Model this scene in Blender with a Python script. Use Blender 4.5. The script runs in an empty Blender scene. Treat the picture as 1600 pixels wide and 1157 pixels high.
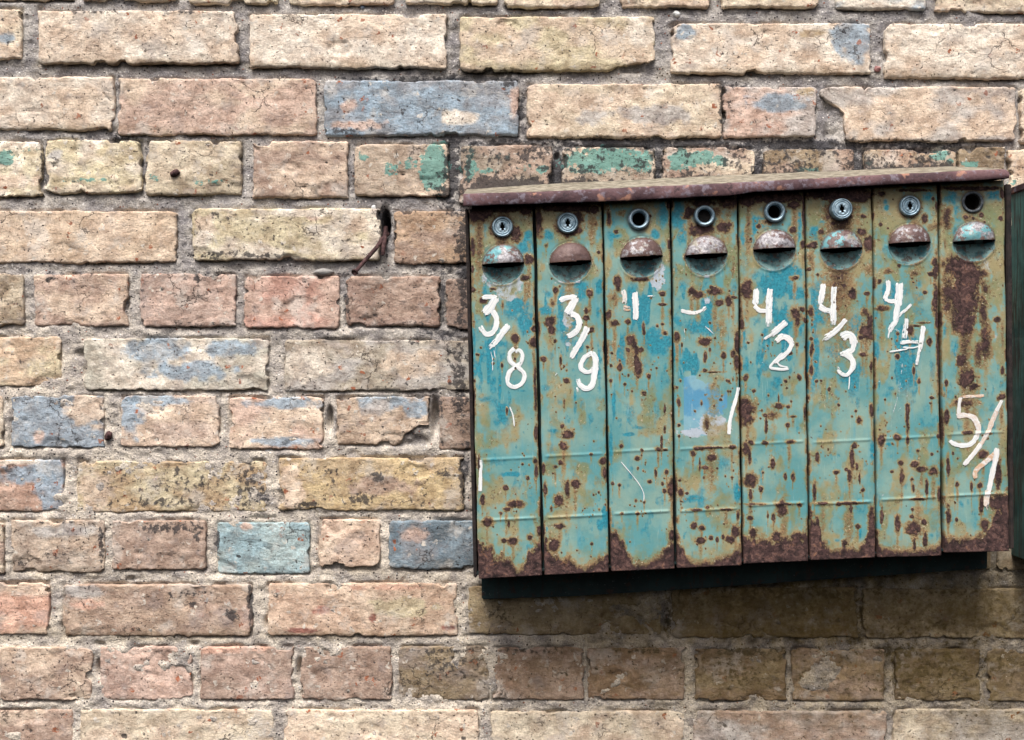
import bpy, bmesh, math, random
import numpy as np
from mathutils import Vector

# ------------------------------------------------------------------ camera, light
SC = bpy.context.scene
COL = SC.collection
S = 1.0 / 1200.0            # metres per photograph pixel on the wall face
D = 1.6                     # camera distance from the wall face
R_ = math.radians

cam = bpy.data.cameras.new("camera")
cam.sensor_width = 36.0
cam.lens = 36.0 * D / (1600 * S)
cam.clip_start = 0.05
cam.clip_end = 200
camo = bpy.data.objects.new("camera", cam)
camo.location = (0, -D, 0)
camo.rotation_euler = (R_(90), 0, 0)
COL.objects.link(camo)
SC.camera = camo

SUN_EL, SUN_AZ = 60.0, -14.0      # azimuth from the wall's normal, negative = from the left
world = bpy.data.worlds.new("World")
SC.world = world
world.use_nodes = True
wn = world.node_tree
bg = wn.nodes["Background"]
sky = wn.nodes.new("ShaderNodeTexSky")
sky.sky_type = 'NISHITA'
sky.sun_disc = False
sky.sun_elevation = R_(SUN_EL)
sky.sun_rotation = R_(180.0 + SUN_AZ * -1)
sky.air_density = 1.0
sky.dust_density = 9.0
sky.ozone_density = 1.0
wn.links.new(sky.outputs[0], bg.inputs[0])
bg.inputs[1].default_value = 0.05

sun = bpy.data.lights.new("sun", 'SUN')
sun.energy = 1.5
sun.angle = R_(24)
sun.color = (1.0, 0.965, 0.925)
suno = bpy.data.objects.new("sun", sun)
ce, se = math.cos(R_(SUN_EL)), math.sin(R_(SUN_EL))
to_sun = Vector((ce * math.sin(R_(SUN_AZ)), -ce * math.cos(R_(SUN_AZ)), se))
suno.rotation_euler = to_sun.to_track_quat('Z', 'Y').to_euler()
suno.location = to_sun * 5
COL.objects.link(suno)

SC.view_settings.view_transform = 'Standard'
SC.view_settings.look = 'None'
SC.view_settings.gamma = 1.0
SC.view_settings.use_curve_mapping = False
SC.view_settings.exposure = 1.46

# ------------------------------------------------------------------ helpers
rng = np.random.default_rng(11)
rnd = random.Random(5)
TAB = [rng.random((128, 128)) * 2 - 1 for _ in range(16)]

def vn(x, y, seed=0):
    t = TAB[seed % 16]
    x = np.asarray(x, float) + seed * 17.31
    y = np.asarray(y, float) + seed * 9.77
    xi = np.floor(x).astype(int); yi = np.floor(y).astype(int)
    fx = x - xi; fy = y - yi
    fx = fx * fx * (3 - 2 * fx); fy = fy * fy * (3 - 2 * fy)
    a = t[xi % 128, yi % 128]; b = t[(xi + 1) % 128, yi % 128]
    c = t[xi % 128, (yi + 1) % 128]; d = t[(xi + 1) % 128, (yi + 1) % 128]
    return (a * (1 - fx) + b * fx) * (1 - fy) + (c * (1 - fx) + d * fx) * fy

def fbm(x, y, o=4, seed=0, g=0.5):
    s = 0; a = 1.0; t = 0
    for i in range(o):
        s = s + a * vn(x * 2 ** i, y * 2 ** i, seed + i); t += a; a *= g
    return s / t

def sstep(a, b, x):
    t = np.clip((x - a) / (b - a), 0, 1)
    return t * t * (3 - 2 * t)

def lin(c):
    c = np.asarray(c, float) / 255.0
    return np.where(c <= 0.04045, c / 12.92, ((c + 0.055) / 1.055) ** 2.4)

def soft(c):
    c = lin(c); l = c @ np.array([.2126, .7152, .0722])
    return c * .69 + l * .31

def wx(u, y=0.0): return (np.asarray(u, float) - 800.0) * S * (D + y) / D
def wz(v, y=0.0): return (578.5 - np.asarray(v, float)) * S * (D + y) / D

def empty(name, loc, label=None, cat=None, group=None):
    o = bpy.data.objects.new(name, None)
    o.location = loc
    o.empty_display_size = 0.05
    COL.objects.link(o)
    if label: o["label"] = label
    if cat: o["category"] = cat
    if group: o["group"] = group
    return o

def root_of(o):
    v = Vector((0, 0, 0))
    while o is not None:
        v += o.location; o = o.parent
    return v

def hole_faces(o, n):
    o.data.materials.append(M_HOLE)
    for p in o.data.polygons[-n:]: p.material_index = 1

def mesh_obj(name, V, F, mat, parent=None, attrs=None, smooth=True, uv=None, origin=None, label=None):
    """V in world coordinates; F quads (array) or list of polygons; origin world point."""
    V = np.asarray(V, float)
    if origin is None: origin = V.mean(axis=0)
    me = bpy.data.meshes.new(name)
    L = V - np.asarray(origin)
    if isinstance(F, np.ndarray):
        me.vertices.add(len(L)); me.vertices.foreach_set("co", L.astype(np.float32).ravel())
        k = F.shape[1]
        me.loops.add(F.size); me.loops.foreach_set("vertex_index", F.astype(np.int32).ravel())
        me.polygons.add(len(F)); me.polygons.foreach_set("loop_start", np.arange(0, F.size, k, dtype=np.int32))
        me.update(calc_edges=True)
    else:
        me.from_pydata([tuple(p) for p in L], [], F)
        me.update()
    if smooth: me.polygons.foreach_set("use_smooth", np.ones(len(me.polygons), dtype=bool))
    for n, a in (attrs or {}).items():
        at = me.attributes.new(n, 'FLOAT_COLOR', 'POINT')
        A = np.ones((len(L), 4), np.float32); A[:, :a.shape[1]] = a
        at.data.foreach_set("color", A.ravel())
    if uv is not None:
        ul = me.uv_layers.new(name="uv")
        idx = np.empty(len(me.loops), np.int32); me.loops.foreach_get("vertex_index", idx)
        ul.data.foreach_set("uv", np.asarray(uv, np.float32)[idx].ravel())
    me.materials.append(mat)
    o = bpy.data.objects.new(name, me)
    COL.objects.link(o)
    if parent is not None:
        o.parent = parent
        o.location = Vector(origin) - root_of(parent)
    else:
        o.location = Vector(origin)
    if label: o["label"] = label
    return o

def grid_faces(nr, nc):
    i = np.arange(nr * nc).reshape(nr, nc)
    return np.stack([i[:-1, :-1], i[1:, :-1], i[1:, 1:], i[:-1, 1:]], -1).reshape(-1, 4)

def boundary_idx(nr, nc):
    i = np.arange(nr * nc).reshape(nr, nc)
    return np.concatenate([i[0, :-1], i[:-1, -1], i[-1, :0:-1], i[:0:-1, 0]])

def skirt(V, F, nr, nc, yback, attrs):
    b = boundary_idx(nr, nc)
    n = len(V)
    add = V[b].copy(); add[:, 1] = yback
    k = len(b); j = np.arange(k); j2 = (j + 1) % k
    Q = np.stack([b[j], b[j2], n + j2, n + j], -1)
    V2 = np.vstack([V, add]); F2 = np.vstack([F, Q])
    A2 = {q: np.vstack([a, a[b]]) for q, a in attrs.items()}
    return V2, F2, A2

def sub_mesh(V, F, keep, attrs):
    f = F[keep]
    u, inv = np.unique(f, return_inverse=True)
    return V[u], inv.reshape(f.shape), {k: a[u] for k, a in attrs.items()}

# ------------------------------------------------------------------ material helpers
class NT:
    def __init__(self, name):
        self.m = bpy.data.materials.new(name); self.m.use_nodes = True
        self.t = self.m.node_tree; self.t.nodes.clear()
        self.out = self.t.nodes.new("ShaderNodeOutputMaterial")
        self.geo = self.t.nodes.new("ShaderNodeNewGeometry")
    def n(self, k): return self.t.nodes.new(k)
    def l(self, a, b): self.t.links.new(a, b)
    def put(self, sock, v):
        if hasattr(v, "is_linked") or hasattr(v, "links"): self.l(v, sock)
        elif isinstance(v, (tuple, list, np.ndarray)):
            v = list(float(q) for q in v)
            if len(sock.default_value) == 4 and len(v) == 3: v = v + [1]
            sock.default_value = v
        else: sock.default_value = v
    def attr(self, name):
        a = self.n("ShaderNodeAttribute"); a.attribute_name = name; return a
    def sep(self, c):
        s = self.n("ShaderNodeSeparateColor"); self.l(c, s.inputs[0]); return s.outputs
    def scale(self, v, s):
        m = self.n("ShaderNodeVectorMath"); m.operation = 'MULTIPLY'
        self.l(v, m.inputs[0]); m.inputs[1].default_value = s; return m.outputs[0]
    def noise(self, sc, det=3, rough=0.5, vec=None, dist=0.0, col=False):
        n = self.n("ShaderNodeTexNoise")
        n.inputs["Scale"].default_value = sc; n.inputs["Detail"].default_value = det
        n.inputs["Roughness"].default_value = rough; n.inputs["Distortion"].default_value = dist
        self.l(vec if vec is not None else self.geo.outputs["Position"], n.inputs["Vector"])
        return n.outputs["Color" if col else "Fac"]
    def vor(self, sc, feature='F1', vec=None, out="Distance"):
        n = self.n("ShaderNodeTexVoronoi"); n.feature = feature
        n.inputs["Scale"].default_value = sc
        self.l(vec if vec is not None else self.geo.outputs["Position"], n.inputs["Vector"])
        return n.outputs[out]
    def math(self, op, a, b=0.0, c=None, clamp=False):
        m = self.n("ShaderNodeMath"); m.operation = op; m.use_clamp = clamp
        self.put(m.inputs[0], a); self.put(m.inputs[1], b)
        if c is not None: self.put(m.inputs[2], c)
        return m.outputs[0]
    def ss(self, x, a, b, lo=0.0, hi=1.0):
        m = self.n("ShaderNodeMapRange"); m.interpolation_type = 'SMOOTHSTEP'
        self.put(m.inputs[0], x)
        for i, v in enumerate((a, b, lo, hi)): m.inputs[i + 1].default_value = v
        return m.outputs[0]
    def mix(self, f, a, b, mode='MIX'):
        m = self.n("ShaderNodeMix"); m.data_type = 'RGBA'; m.blend_type = mode
        self.put(m.inputs[0], f); self.put(m.inputs[6], a); self.put(m.inputs[7], b)
        return m.outputs[2]
    def bump(self, h, dist, strength=1.0, prev=None):
        b = self.n("ShaderNodeBump"); b.inputs["Distance"].default_value = dist
        b.inputs["Strength"].default_value = strength
        self.l(h, b.inputs["Height"])
        if prev is not None: self.l(prev, b.inputs["Normal"])
        return b.outputs[0]
    def bsdf(self, col, rough=0.8, normal=None, metal=0.0, spec=0.3):
        b = self.n("ShaderNodeBsdfPrincipled")
        self.put(b.inputs["Base Color"], col); self.put(b.inputs["Roughness"], rough)
        self.put(b.inputs["Metallic"], metal); b.inputs["Specular IOR Level"].default_value = spec
        if normal is not None: self.l(normal, b.inputs["Normal"])
        self.l(b.outputs[0], self.out.inputs[0]); return b

def mat_brick():
    t = NT("brick_clay")
    col = t.attr("col").outputs["Color"]
    mk = t.sep(t.attr("mask").outputs["Color"])
    P = t.geo.outputs["Position"]
    n1 = t.noise(45, 6, 0.62)
    n2 = t.noise(420, 4, 0.65)
    lam = t.noise(1.0, 6, 0.68, vec=t.scale(P, (95, 95, 210)), dist=1.2)
    n3 = t.noise(150, 5, 0.65)
    c = t.mix(t.ss(n1, 0.36, 0.64), t.mix(1.0, col, (0.74, 0.69, 0.67), 'MULTIPLY'), t.mix(1.0, col, (1.16, 1.17, 1.18), 'MULTIPLY'))
    c = t.mix(t.ss(lam, 0.5, 0.72, 0, 0.45), c, t.mix(0.6, c, (0.66, 0.60, 0.53)))
    c = t.mix(t.ss(lam, 0.46, 0.3, 0, 0.4), c, t.mix(1.0, c, (0.62, 0.56, 0.52), 'MULTIPLY'))
    c = t.mix(1.0, c, t.mix(t.ss(n2, .28, .72), (0.80, 0.79, 0.78), (1.16, 1.16, 1.16)), 'MULTIPLY')
    # small pale and rusty flecks
    vc = t.sep(t.vor(170, out="Color"))
    c = t.mix(t.math('MULTIPLY', t.ss(vc[0], 0.982, 0.99), t.ss(n3, 0.45, 0.55)), c, (0.33, 0.13, 0.075))
    c = t.mix(t.math('MULTIPLY', t.ss(vc[1], 0.95, 0.98), t.ss(n3, 0.45, 0.6)), c, (0.62, 0.58, 0.52))
    # lime bloom and greyed weathering in broad drifts
    wz_ = t.noise(20, 5, 0.65)
    c = t.mix(t.ss(wz_, 0.53, 0.66, 0, 0.5), c, (0.60, 0.57, 0.53))
    c = t.mix(t.ss(wz_, 0.45, 0.33, 0, 0.45), c, (0.30, 0.27, 0.27))
    # old turquoise overspray
    tf = t.ss(t.math('ADD', mk[0], t.math('MULTIPLY', t.math('SUBTRACT', n3, 0.5), 1.5)), 0.47, 0.56)
    c = t.mix(t.math('MULTIPLY', tf, 0.88), c, t.mix(n1, (0.12, 0.28, 0.255), (0.17, 0.385, 0.34)))
    # pits and soot; the soot mask also carries painted shade
    pit = t.ss(t.noise(290, 2, 0.55), 0.64, 0.69)
    sparse = t.ss(t.noise(30, 3, 0.55), 0.36, 0.56)
    pit = t.math('MULTIPLY', pit, sparse)
    c = t.mix(t.math('MULTIPLY', pit, 0.85), c, (0.055, 0.045, 0.04))
    crk = t.vor(26, 'DISTANCE_TO_EDGE', vec=t.mix(0.03, P, t.noise(60, 4, 0.6, col=True), 'ADD'))
    crk = t.math('MULTIPLY', t.ss(crk, 0.022, 0.006), t.ss(t.noise(13, 2), 0.585, 0.64))
    c = t.mix(t.math('MULTIPLY', crk, 0.7), c, (0.06, 0.05, 0.045))
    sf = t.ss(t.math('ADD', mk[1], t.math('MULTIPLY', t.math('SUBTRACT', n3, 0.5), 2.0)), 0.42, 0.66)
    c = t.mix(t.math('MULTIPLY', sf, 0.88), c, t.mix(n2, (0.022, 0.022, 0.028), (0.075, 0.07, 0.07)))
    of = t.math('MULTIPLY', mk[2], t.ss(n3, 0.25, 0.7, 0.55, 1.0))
    c = t.mix(of, c, t.mix(n1, (0.05, 0.036, 0.010), (0.18, 0.125, 0.04)))  # moss tint; also paints the shade below the boxes
    h = t.math('ADD', t.math('MULTIPLY', n3, 1.0), t.math('MULTIPLY', n2, 0.22))
    h = t.math('ADD', h, t.math('MULTIPLY', lam, 0.7))
    h = t.math('SUBTRACT', h, t.math('MULTIPLY', pit, 0.9))
    h = t.math('SUBTRACT', h, t.math('MULTIPLY', crk, 0.8))
    t.bsdf(c, 0.92, t.bump(h, 0.0020, 0.85), spec=0.15)
    return t.m

def mat_mortar():
    t = NT("mortar_sand")
    col = t.attr("col").outputs["Color"]
    mk = t.sep(t.attr("mask").outputs["Color"])
    n1 = t.noise(38, 5, 0.6); n2 = t.noise(520, 4, 0.7); n3 = t.noise(140, 5, 0.65)
    c = t.mix(t.ss(n1, 0.35, 0.65), t.mix(1.0, col, (0.64, 0.64, 0.68), 'MULTIPLY'), t.mix(1.0, col, (1.2, 1.19, 1.16), 'MULTIPLY'))
    c = t.mix(1.0, c, t.mix(t.ss(n2, 0.2, 0.8), (0.55, 0.55, 0.57), (1.42, 1.42, 1.4)), 'MULTIPLY')
    vc = t.sep(t.vor(300, out="Color")); vd = t.vor(300)
    dot = t.ss(vd, 0.42, 0.3)
    def grain(ch, lo, colr, c):
        return t.mix(t.math('MULTIPLY', t.ss(vc[ch], lo, lo + 0.015), dot), c, colr)
    c = grain(0, 0.90, (0.06, 0.055, 0.06), c)
    c = grain(1, 0.90, (0.72, 0.70, 0.68), c)
    c = grain(2, 0.975, (0.30, 0.14, 0.10), c)
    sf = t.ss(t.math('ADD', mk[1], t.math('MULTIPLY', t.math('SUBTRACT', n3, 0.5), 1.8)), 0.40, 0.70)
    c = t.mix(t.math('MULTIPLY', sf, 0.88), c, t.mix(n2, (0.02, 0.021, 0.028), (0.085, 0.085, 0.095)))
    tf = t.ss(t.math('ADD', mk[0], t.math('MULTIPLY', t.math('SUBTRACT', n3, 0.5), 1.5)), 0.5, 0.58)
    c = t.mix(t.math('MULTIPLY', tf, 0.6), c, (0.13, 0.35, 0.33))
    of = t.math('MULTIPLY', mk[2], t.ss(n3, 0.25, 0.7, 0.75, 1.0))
    c = t.mix(of, c, t.mix(t.ss(n1, .35, .65), (0.055, 0.038, 0.008), (0.19, 0.132, 0.034)))  # same olive on the joints: moss and painted shade
    h = t.math('ADD', t.math('MULTIPLY', n3, 1.0), t.math('MULTIPLY', n2, 0.6))
    h = t.math('ADD', h, t.math('MULTIPLY', dot, 0.18))
    t.bsdf(c, 0.95, t.bump(h, 0.0032, 1.0), spec=0.12)
    return t.m

def mat_paint():
    """flaking turquoise paint over rust; a1 = rust, blue, stain; a2 = crease dirt, blue scrap, chalky bare patch"""
    t = NT("flaking_turquoise_paint")
    a = t.sep(t.attr("a1").outputs["Color"]); b = t.sep(t.attr("a2").outputs["Color"])
    P = t.geo.outputs["Position"]
    n1 = t.noise(22, 5, 0.6)
    st = t.noise(1.0, 5, 0.6, vec=t.scale(P, (130, 20, 16)))
    n2 = t.noise(330, 4, 0.65); n3 = t.noise(120, 5, 0.62)
    c = t.mix(t.ss(n1, 0.36, 0.66), (0.100, 0.285, 0.305), (0.220, 0.355, 0.315))
    c = t.mix(t.ss(st, 0.52, 0.72, 0, 0.55), c, (0.085, 0.305, 0.39))
    # older, deeper turquoise coat
    bf = t.ss(t.math('ADD', a[1], t.math('MULTIPLY', t.math('SUBTRACT', n3, 0.5), 0.95)), 0.36, 0.66)
    c = t.mix(t.math('MULTIPLY', bf, 0.92), c, t.mix(t.ss(n2, .35, .65), (0.010, 0.165, 0.235), (0.022, 0.265, 0.36)))
    # chalky specks where the coat was scratched
    sp = t.ss(t.noise(260, 3, 0.6), 0.68, 0.72)
    c = t.mix(t.math('MULTIPLY', t.math('MULTIPLY', sp, bf), 0.7), c, (0.42, 0.62, 0.68))
    # scrap of blue label, chalky bare patches
    lf = t.ss(t.math('ADD', b[1], t.math('MULTIPLY', t.math('SUBTRACT', n3, 0.5), 1.0)), 0.42, 0.55)
    c = t.mix(t.math('MULTIPLY', lf, 0.85), c, t.mix(t.ss(n1, 0.48, 0.60), (0.085, 0.28, 0.48), (0.21, 0.41, 0.52)))
    cf = t.ss(t.math('ADD', b[2], t.math('MULTIPLY', t.math('SUBTRACT', n3, 0.5), 1.1)), 0.45, 0.55)
    c = t.mix(t.math('MULTIPLY', cf, 0.85), c, t.mix(n2, (0.36, 0.42, 0.50), (0.58, 0.62, 0.70)))
    # faint chalky brush and scour marks
    sc_ = t.noise(1.0, 4, 0.7, vec=t.scale(P, (420, 20, 30)), dist=.5)
    c = t.mix(t.math('MULTIPLY', t.ss(sc_, 0.60, 0.70), 0.35), c, (0.42, 0.55, 0.55))
    # stain: olive to ochre around the rust
    r = t.math('ADD', a[0], t.math('ADD', t.math('MULTIPLY', t.math('SUBTRACT', n3, 0.5), 0.75), t.math('MULTIPLY', t.math('SUBTRACT', t.noise(420, 4, 0.7), 0.5), 0.5)))
    sm = t.math('MAXIMUM', t.ss(r, 0.06, 0.36), t.ss(t.math('ADD', a[2], t.math('ADD', t.math('MULTIPLY', t.math('SUBTRACT', n3, 0.5), 1.3), t.math('MULTIPLY', t.math('SUBTRACT', t.noise(48, 5, 0.65), 0.5), 1.1))), 0.15, 0.95))
    c = t.mix(t.math('MULTIPLY', sm, 0.9), c, t.mix(t.ss(n1, 0.38, 0.62), (0.20, 0.215, 0.095), (0.32, 0.26, 0.125)))
    c = t.mix(t.math('MULTIPLY', t.ss(r, 0.22, 0.50), t.ss(n2, 0.3, 0.6, .6, .95)), c, t.mix(t.ss(n3, .35, .65), (0.10, 0.06, 0.034), (0.30, 0.185, 0.09)))
    rc = t.mix(t.ss(n3, 0.35, 0.62), (0.014, 0.008, 0.010), (0.052, 0.027, 0.030))
    fl = t.noise(105, 6, 0.72, dist=0.8)
    rc = t.mix(t.math('MULTIPLY', t.ss(r, 0.62, 1.0), t.ss(fl, 0.45, 0.60)), rc, t.mix(t.ss(n2, .4, .6), (0.080, 0.042, 0.042), (0.145, 0.082, 0.072)))
    rc = t.mix(t.math('MULTIPLY', t.ss(fl, 0.60, 0.66), 0.6), rc, t.mix(n2, (0.10, 0.05, 0.03), (0.40, 0.20, 0.10)))
    # flecks of chalk, orange and brown where the coat is breaking up
    nf = t.noise(300, 3, 0.6); ng = t.noise(250, 3, 0.6, vec=t.scale(P, (1.0, 1.3, .9)))
    zone = t.ss(t.math('ADD', t.math('MULTIPLY', sm, 0.5), t.math('SUBTRACT', t.noise(36, 4, 0.6), 0.5)), 0.30, 0.52)
    c = t.mix(t.math('MULTIPLY', zone, t.ss(nf, 0.61, 0.66, 0, 0.85)), c, (0.50, 0.44, 0.33))
    c = t.mix(t.math('MULTIPLY', zone, t.ss(nf, 0.40, 0.35, 0, 0.9)), c, t.mix(n1, (0.05, 0.028, 0.02), (0.24, 0.12, 0.05)))
    c = t.mix(t.math('MULTIPLY', zone, t.ss(ng, 0.60, 0.65, 0, 0.8)), c, (0.14, 0.10, 0.06))
    rf = t.ss(r, 0.42, 0.66)
    c = t.mix(t.math('MULTIPLY', rf, 0.96), c, rc)
    # scattered pinprick rust
    pin = t.ss(t.noise(190, 2, 0.5), 0.715, 0.75)
    c = t.mix(t.math('MULTIPLY', pin, 0.9), c, (0.07, 0.035, 0.022))
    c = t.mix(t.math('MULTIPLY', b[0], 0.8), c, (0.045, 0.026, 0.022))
    c = t.mix(1.0, c, t.mix(n2, (0.88, 0.88, 0.88), (1.12, 1.12, 1.12)), 'MULTIPLY')
    h = t.math('MULTIPLY', t.math('ADD', t.math('MULTIPLY', n2, 0.6), n3), t.ss(r, 0.35, 0.6, 0.12, 1.0))
    h = t.math('SUBTRACT', h, t.math('MULTIPLY', t.ss(r, 0.42, 0.5), 0.25))
    t.bsdf(c, t.ss(r, 0.3, 0.55, 0.47, 0.9), t.bump(h, 0.0016, 0.8), spec=0.35)
    return t.m

def mat_hood():
    """worn pressed hood: chalk-lilac bare metal, rust, scraps of turquoise"""
    t = NT("worn_hood_metal")
    a = t.sep(t.attr("a1").outputs["Color"]); b = t.sep(t.attr("a2").outputs["Color"])
    n1 = t.noise(34, 5, 0.65); n2 = t.noise(330, 4, 0.65); n3 = t.noise(170, 5, 0.65)
    c = t.mix(t.ss(n2, 0.35, 0.65), (0.17, 0.16, 0.18), (0.40, 0.40, 0.43))
    c = t.mix(t.ss(t.noise(70, 5, 0.65), 0.52, 0.60, 0, 0.6), c, (0.26, 0.24, 0.16))
    tq = t.math('ADD', n1, t.math('MULTIPLY', t.math('SUBTRACT', b[1], 0.3), 0.55))
    c = t.mix(t.ss(tq, 0.53, 0.60, 0, 0.9), c, t.mix(n3, (0.03, 0.22, 0.30), (0.18, 0.42, 0.42)))
    ru = t.math('ADD', t.math('MULTIPLY', t.math('ADD', n3, t.noise(80, 4, 0.6)), 0.5), t.math('MULTIPLY', t.math('SUBTRACT', b[2], 0.35), 0.32))
    c = t.mix(t.ss(ru, 0.50, 0.57, 0, 0.95), c, t.mix(n2, (0.045, 0.026, 0.026), (0.165, 0.095, 0.088)))
    c = t.mix(b[0], c, t.mix(n3, (0.035, 0.02, 0.018), (0.13, 0.07, 0.045)))
    t.bsdf(c, 0.5, t.bump(n3, 0.0012, 0.7), metal=0.15, spec=0.4)
    return t.m

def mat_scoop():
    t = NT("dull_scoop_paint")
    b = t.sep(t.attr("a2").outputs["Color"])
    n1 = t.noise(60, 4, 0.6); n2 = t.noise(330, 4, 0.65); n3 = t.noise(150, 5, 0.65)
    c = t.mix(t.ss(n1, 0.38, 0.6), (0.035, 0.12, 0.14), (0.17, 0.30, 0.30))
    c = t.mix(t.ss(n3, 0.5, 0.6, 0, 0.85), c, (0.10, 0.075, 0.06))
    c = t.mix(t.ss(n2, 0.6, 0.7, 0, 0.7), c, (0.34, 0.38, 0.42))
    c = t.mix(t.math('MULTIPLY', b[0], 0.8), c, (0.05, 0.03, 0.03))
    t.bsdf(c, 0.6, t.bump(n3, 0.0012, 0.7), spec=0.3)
    return t.m

def mat_lid():
    """a1: R = dusty lichen on the slope, G = dark seam"""
    t = NT("rusted_lid_steel")
    a = t.sep(t.attr("a1").outputs["Color"])
    P = t.geo.outputs["Position"]
    n1 = t.noise(18, 5, 0.6); n2 = t.noise(300, 4, 0.65); n3 = t.noise(90, 5, 0.65)
    c = t.mix(t.ss(n1, 0.36, 0.64), (0.050, 0.027, 0.034), (0.145, 0.082, 0.090))
    c = t.mix(t.ss(n3, 0.52, 0.64, 0, 0.7), c, (0.20, 0.18, 0.225))
    c = t.mix(t.ss(n3, 0.42, 0.34, 0, 0.8), c, (0.035, 0.022, 0.028))
    c = t.mix(t.ss(t.noise(60, 4), 0.60, 0.68, 0, 0.8), c, (0.38, 0.20, 0.14))
    l = t.mix(t.ss(n3, 0.4, 0.6), (0.16, 0.148, 0.11), (0.34, 0.32, 0.25))
    l = t.mix(t.ss(n2, 0.56, 0.66, 0, 0.7), l, (0.12, 0.10, 0.09))
    lf = t.ss(t.math('ADD', a[0], t.math('MULTIPLY', t.math('SUBTRACT', n3, 0.5), 0.7)), 0.4, 0.6)
    c = t.mix(t.math('MULTIPLY', lf, 0.85), c, l)
    c = t.mix(1.0, c, t.mix(n2, (0.75, 0.75, 0.75), (1.25, 1.25, 1.25)), 'MULTIPLY')
    t.bsdf(c, 0.75, t.bump(t.math('ADD', n3, t.math('MULTIPLY', n2, 0.5)), 0.0016, 0.8), spec=0.3)
    return t.m

def mat_dark():
    t = NT("dark_green_casing_paint")
    n1 = t.noise(25, 5, 0.6); n2 = t.noise(300, 4, 0.65); n3 = t.noise(90, 5, 0.65)
    st = t.noise(1.0, 5, 0.6, vec=t.scale(t.geo.outputs["Position"], (110, 110, 14)))
    c = t.mix(t.ss(n1, 0.35, 0.65), (0.008, 0.020, 0.022), (0.018, 0.042, 0.044))
    c = t.mix(t.ss(n3, 0.54, 0.64, 0, 0.85), c, (0.045, 0.024, 0.018))
    c = t.mix(t.ss(st, 0.56, 0.66, 0, 0.7), c, (0.03, 0.022, 0.02))
    c = t.mix(t.ss(n2, 0.66, 0.72, 0, 0.6), c, (0.18, 0.20, 0.19))
    t.bsdf(c, 0.6, t.bump(n3, 0.001, 0.7), spec=0.3)
    return t.m

def mat_side():
    t = NT("streaked_green_side_paint")
    n1 = t.noise(25, 5, 0.6); n3 = t.noise(90, 5, 0.65)
    st = t.noise(1.0, 5, 0.65, vec=t.scale(t.geo.outputs["Position"], (150, 150, 14)), dist=1.0)
    c = t.mix(t.ss(n1, 0.35, 0.65), (0.04, 0.13, 0.13), (0.09, 0.23, 0.22))
    c = t.mix(t.ss(st, 0.42, 0.66, 0, 0.9), c, (0.045, 0.024, 0.02))
    t.bsdf(c, 0.6, t.bump(n3, 0.001, 0.7), spec=0.3)
    return t.m

def mat_zinc():
    t = NT("weathered_zinc_lock")
    n1 = t.noise(120, 4, 0.6); n2 = t.noise(500, 4, 0.65)
    c = t.mix(t.ss(n1, 0.35, 0.65), (0.15, 0.24, 0.31), (0.36, 0.49, 0.58))
    c = t.mix(t.ss(n2, 0.6, 0.72, 0, 0.6), c, (0.10, 0.11, 0.12))
    t.bsdf(c, 0.48, t.bump(n2, 0.0005, 0.6), metal=0.55, spec=0.5)
    return t.m

def mat_plain(name, c1, c2, sc=120, rough=0.8, metal=0.0, bd=0.001):
    t = NT(name)
    n1 = t.noise(sc, 5, 0.65); n2 = t.noise(sc * 3.5, 3, 0.6)
    c = t.mix(t.ss(n1, 0.36, 0.64), c1, c2)
    t.bsdf(c, rough, t.bump(t.math('ADD', n1, t.math('MULTIPLY', n2, 0.4)), bd, 0.8), metal=metal)
    return t.m

def mat_brush(name, c1, c2):
    """brushed-on paint: uv = (along in px, across -1..1); dry brush streaks let the coat below show"""
    t = NT(name)
    u = t.n("ShaderNodeUVMap"); u.uv_map = "uv"
    a = t.sep(t.attr("e").outputs["Color"])      # R = |across|, G = how dry, B = stain
    s1 = t.noise(1.0, 3, 0.6, vec=t.scale(u.outputs[0], (0.035, 2.6, 1)))
    n3 = t.noise(240, 4, 0.65)
    c = t.mix(t.ss(s1, 0.4, 0.65), c1, (0.62, 0.68, 0.72))
    c = t.mix(t.math('MULTIPLY', a[2], t.ss(n3, 0.3, 0.6)), c, c2)
    v = t.math('ADD', t.math('MULTIPLY', s1, 0.75), t.math('MULTIPLY', n3, 0.45))
    v = t.math('SUBTRACT', v, t.math('MULTIPLY', a[1], 0.62))
    v = t.math('SUBTRACT', v, t.math('MULTIPLY', t.ss(a[0], 0.62, 1.0), 0.27))
    f = t.ss(v, 0.335, 0.40)
    b = t.n("ShaderNodeBsdfPrincipled"); t.put(b.inputs["Base Color"], c); b.inputs["Roughness"].default_value = 0.55
    t.l(t.bump(s1, 0.0008, 0.6), b.inputs["Normal"])
    tr = t.n("ShaderNodeBsdfTransparent")
    m = t.n("ShaderNodeMixShader")
    t.l(f, m.inputs[0]); t.l(tr.outputs[0], m.inputs[1]); t.l(b.outputs[0], m.inputs[2])
    t.l(m.outputs[0], t.out.inputs[0])
    return t.m

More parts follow.
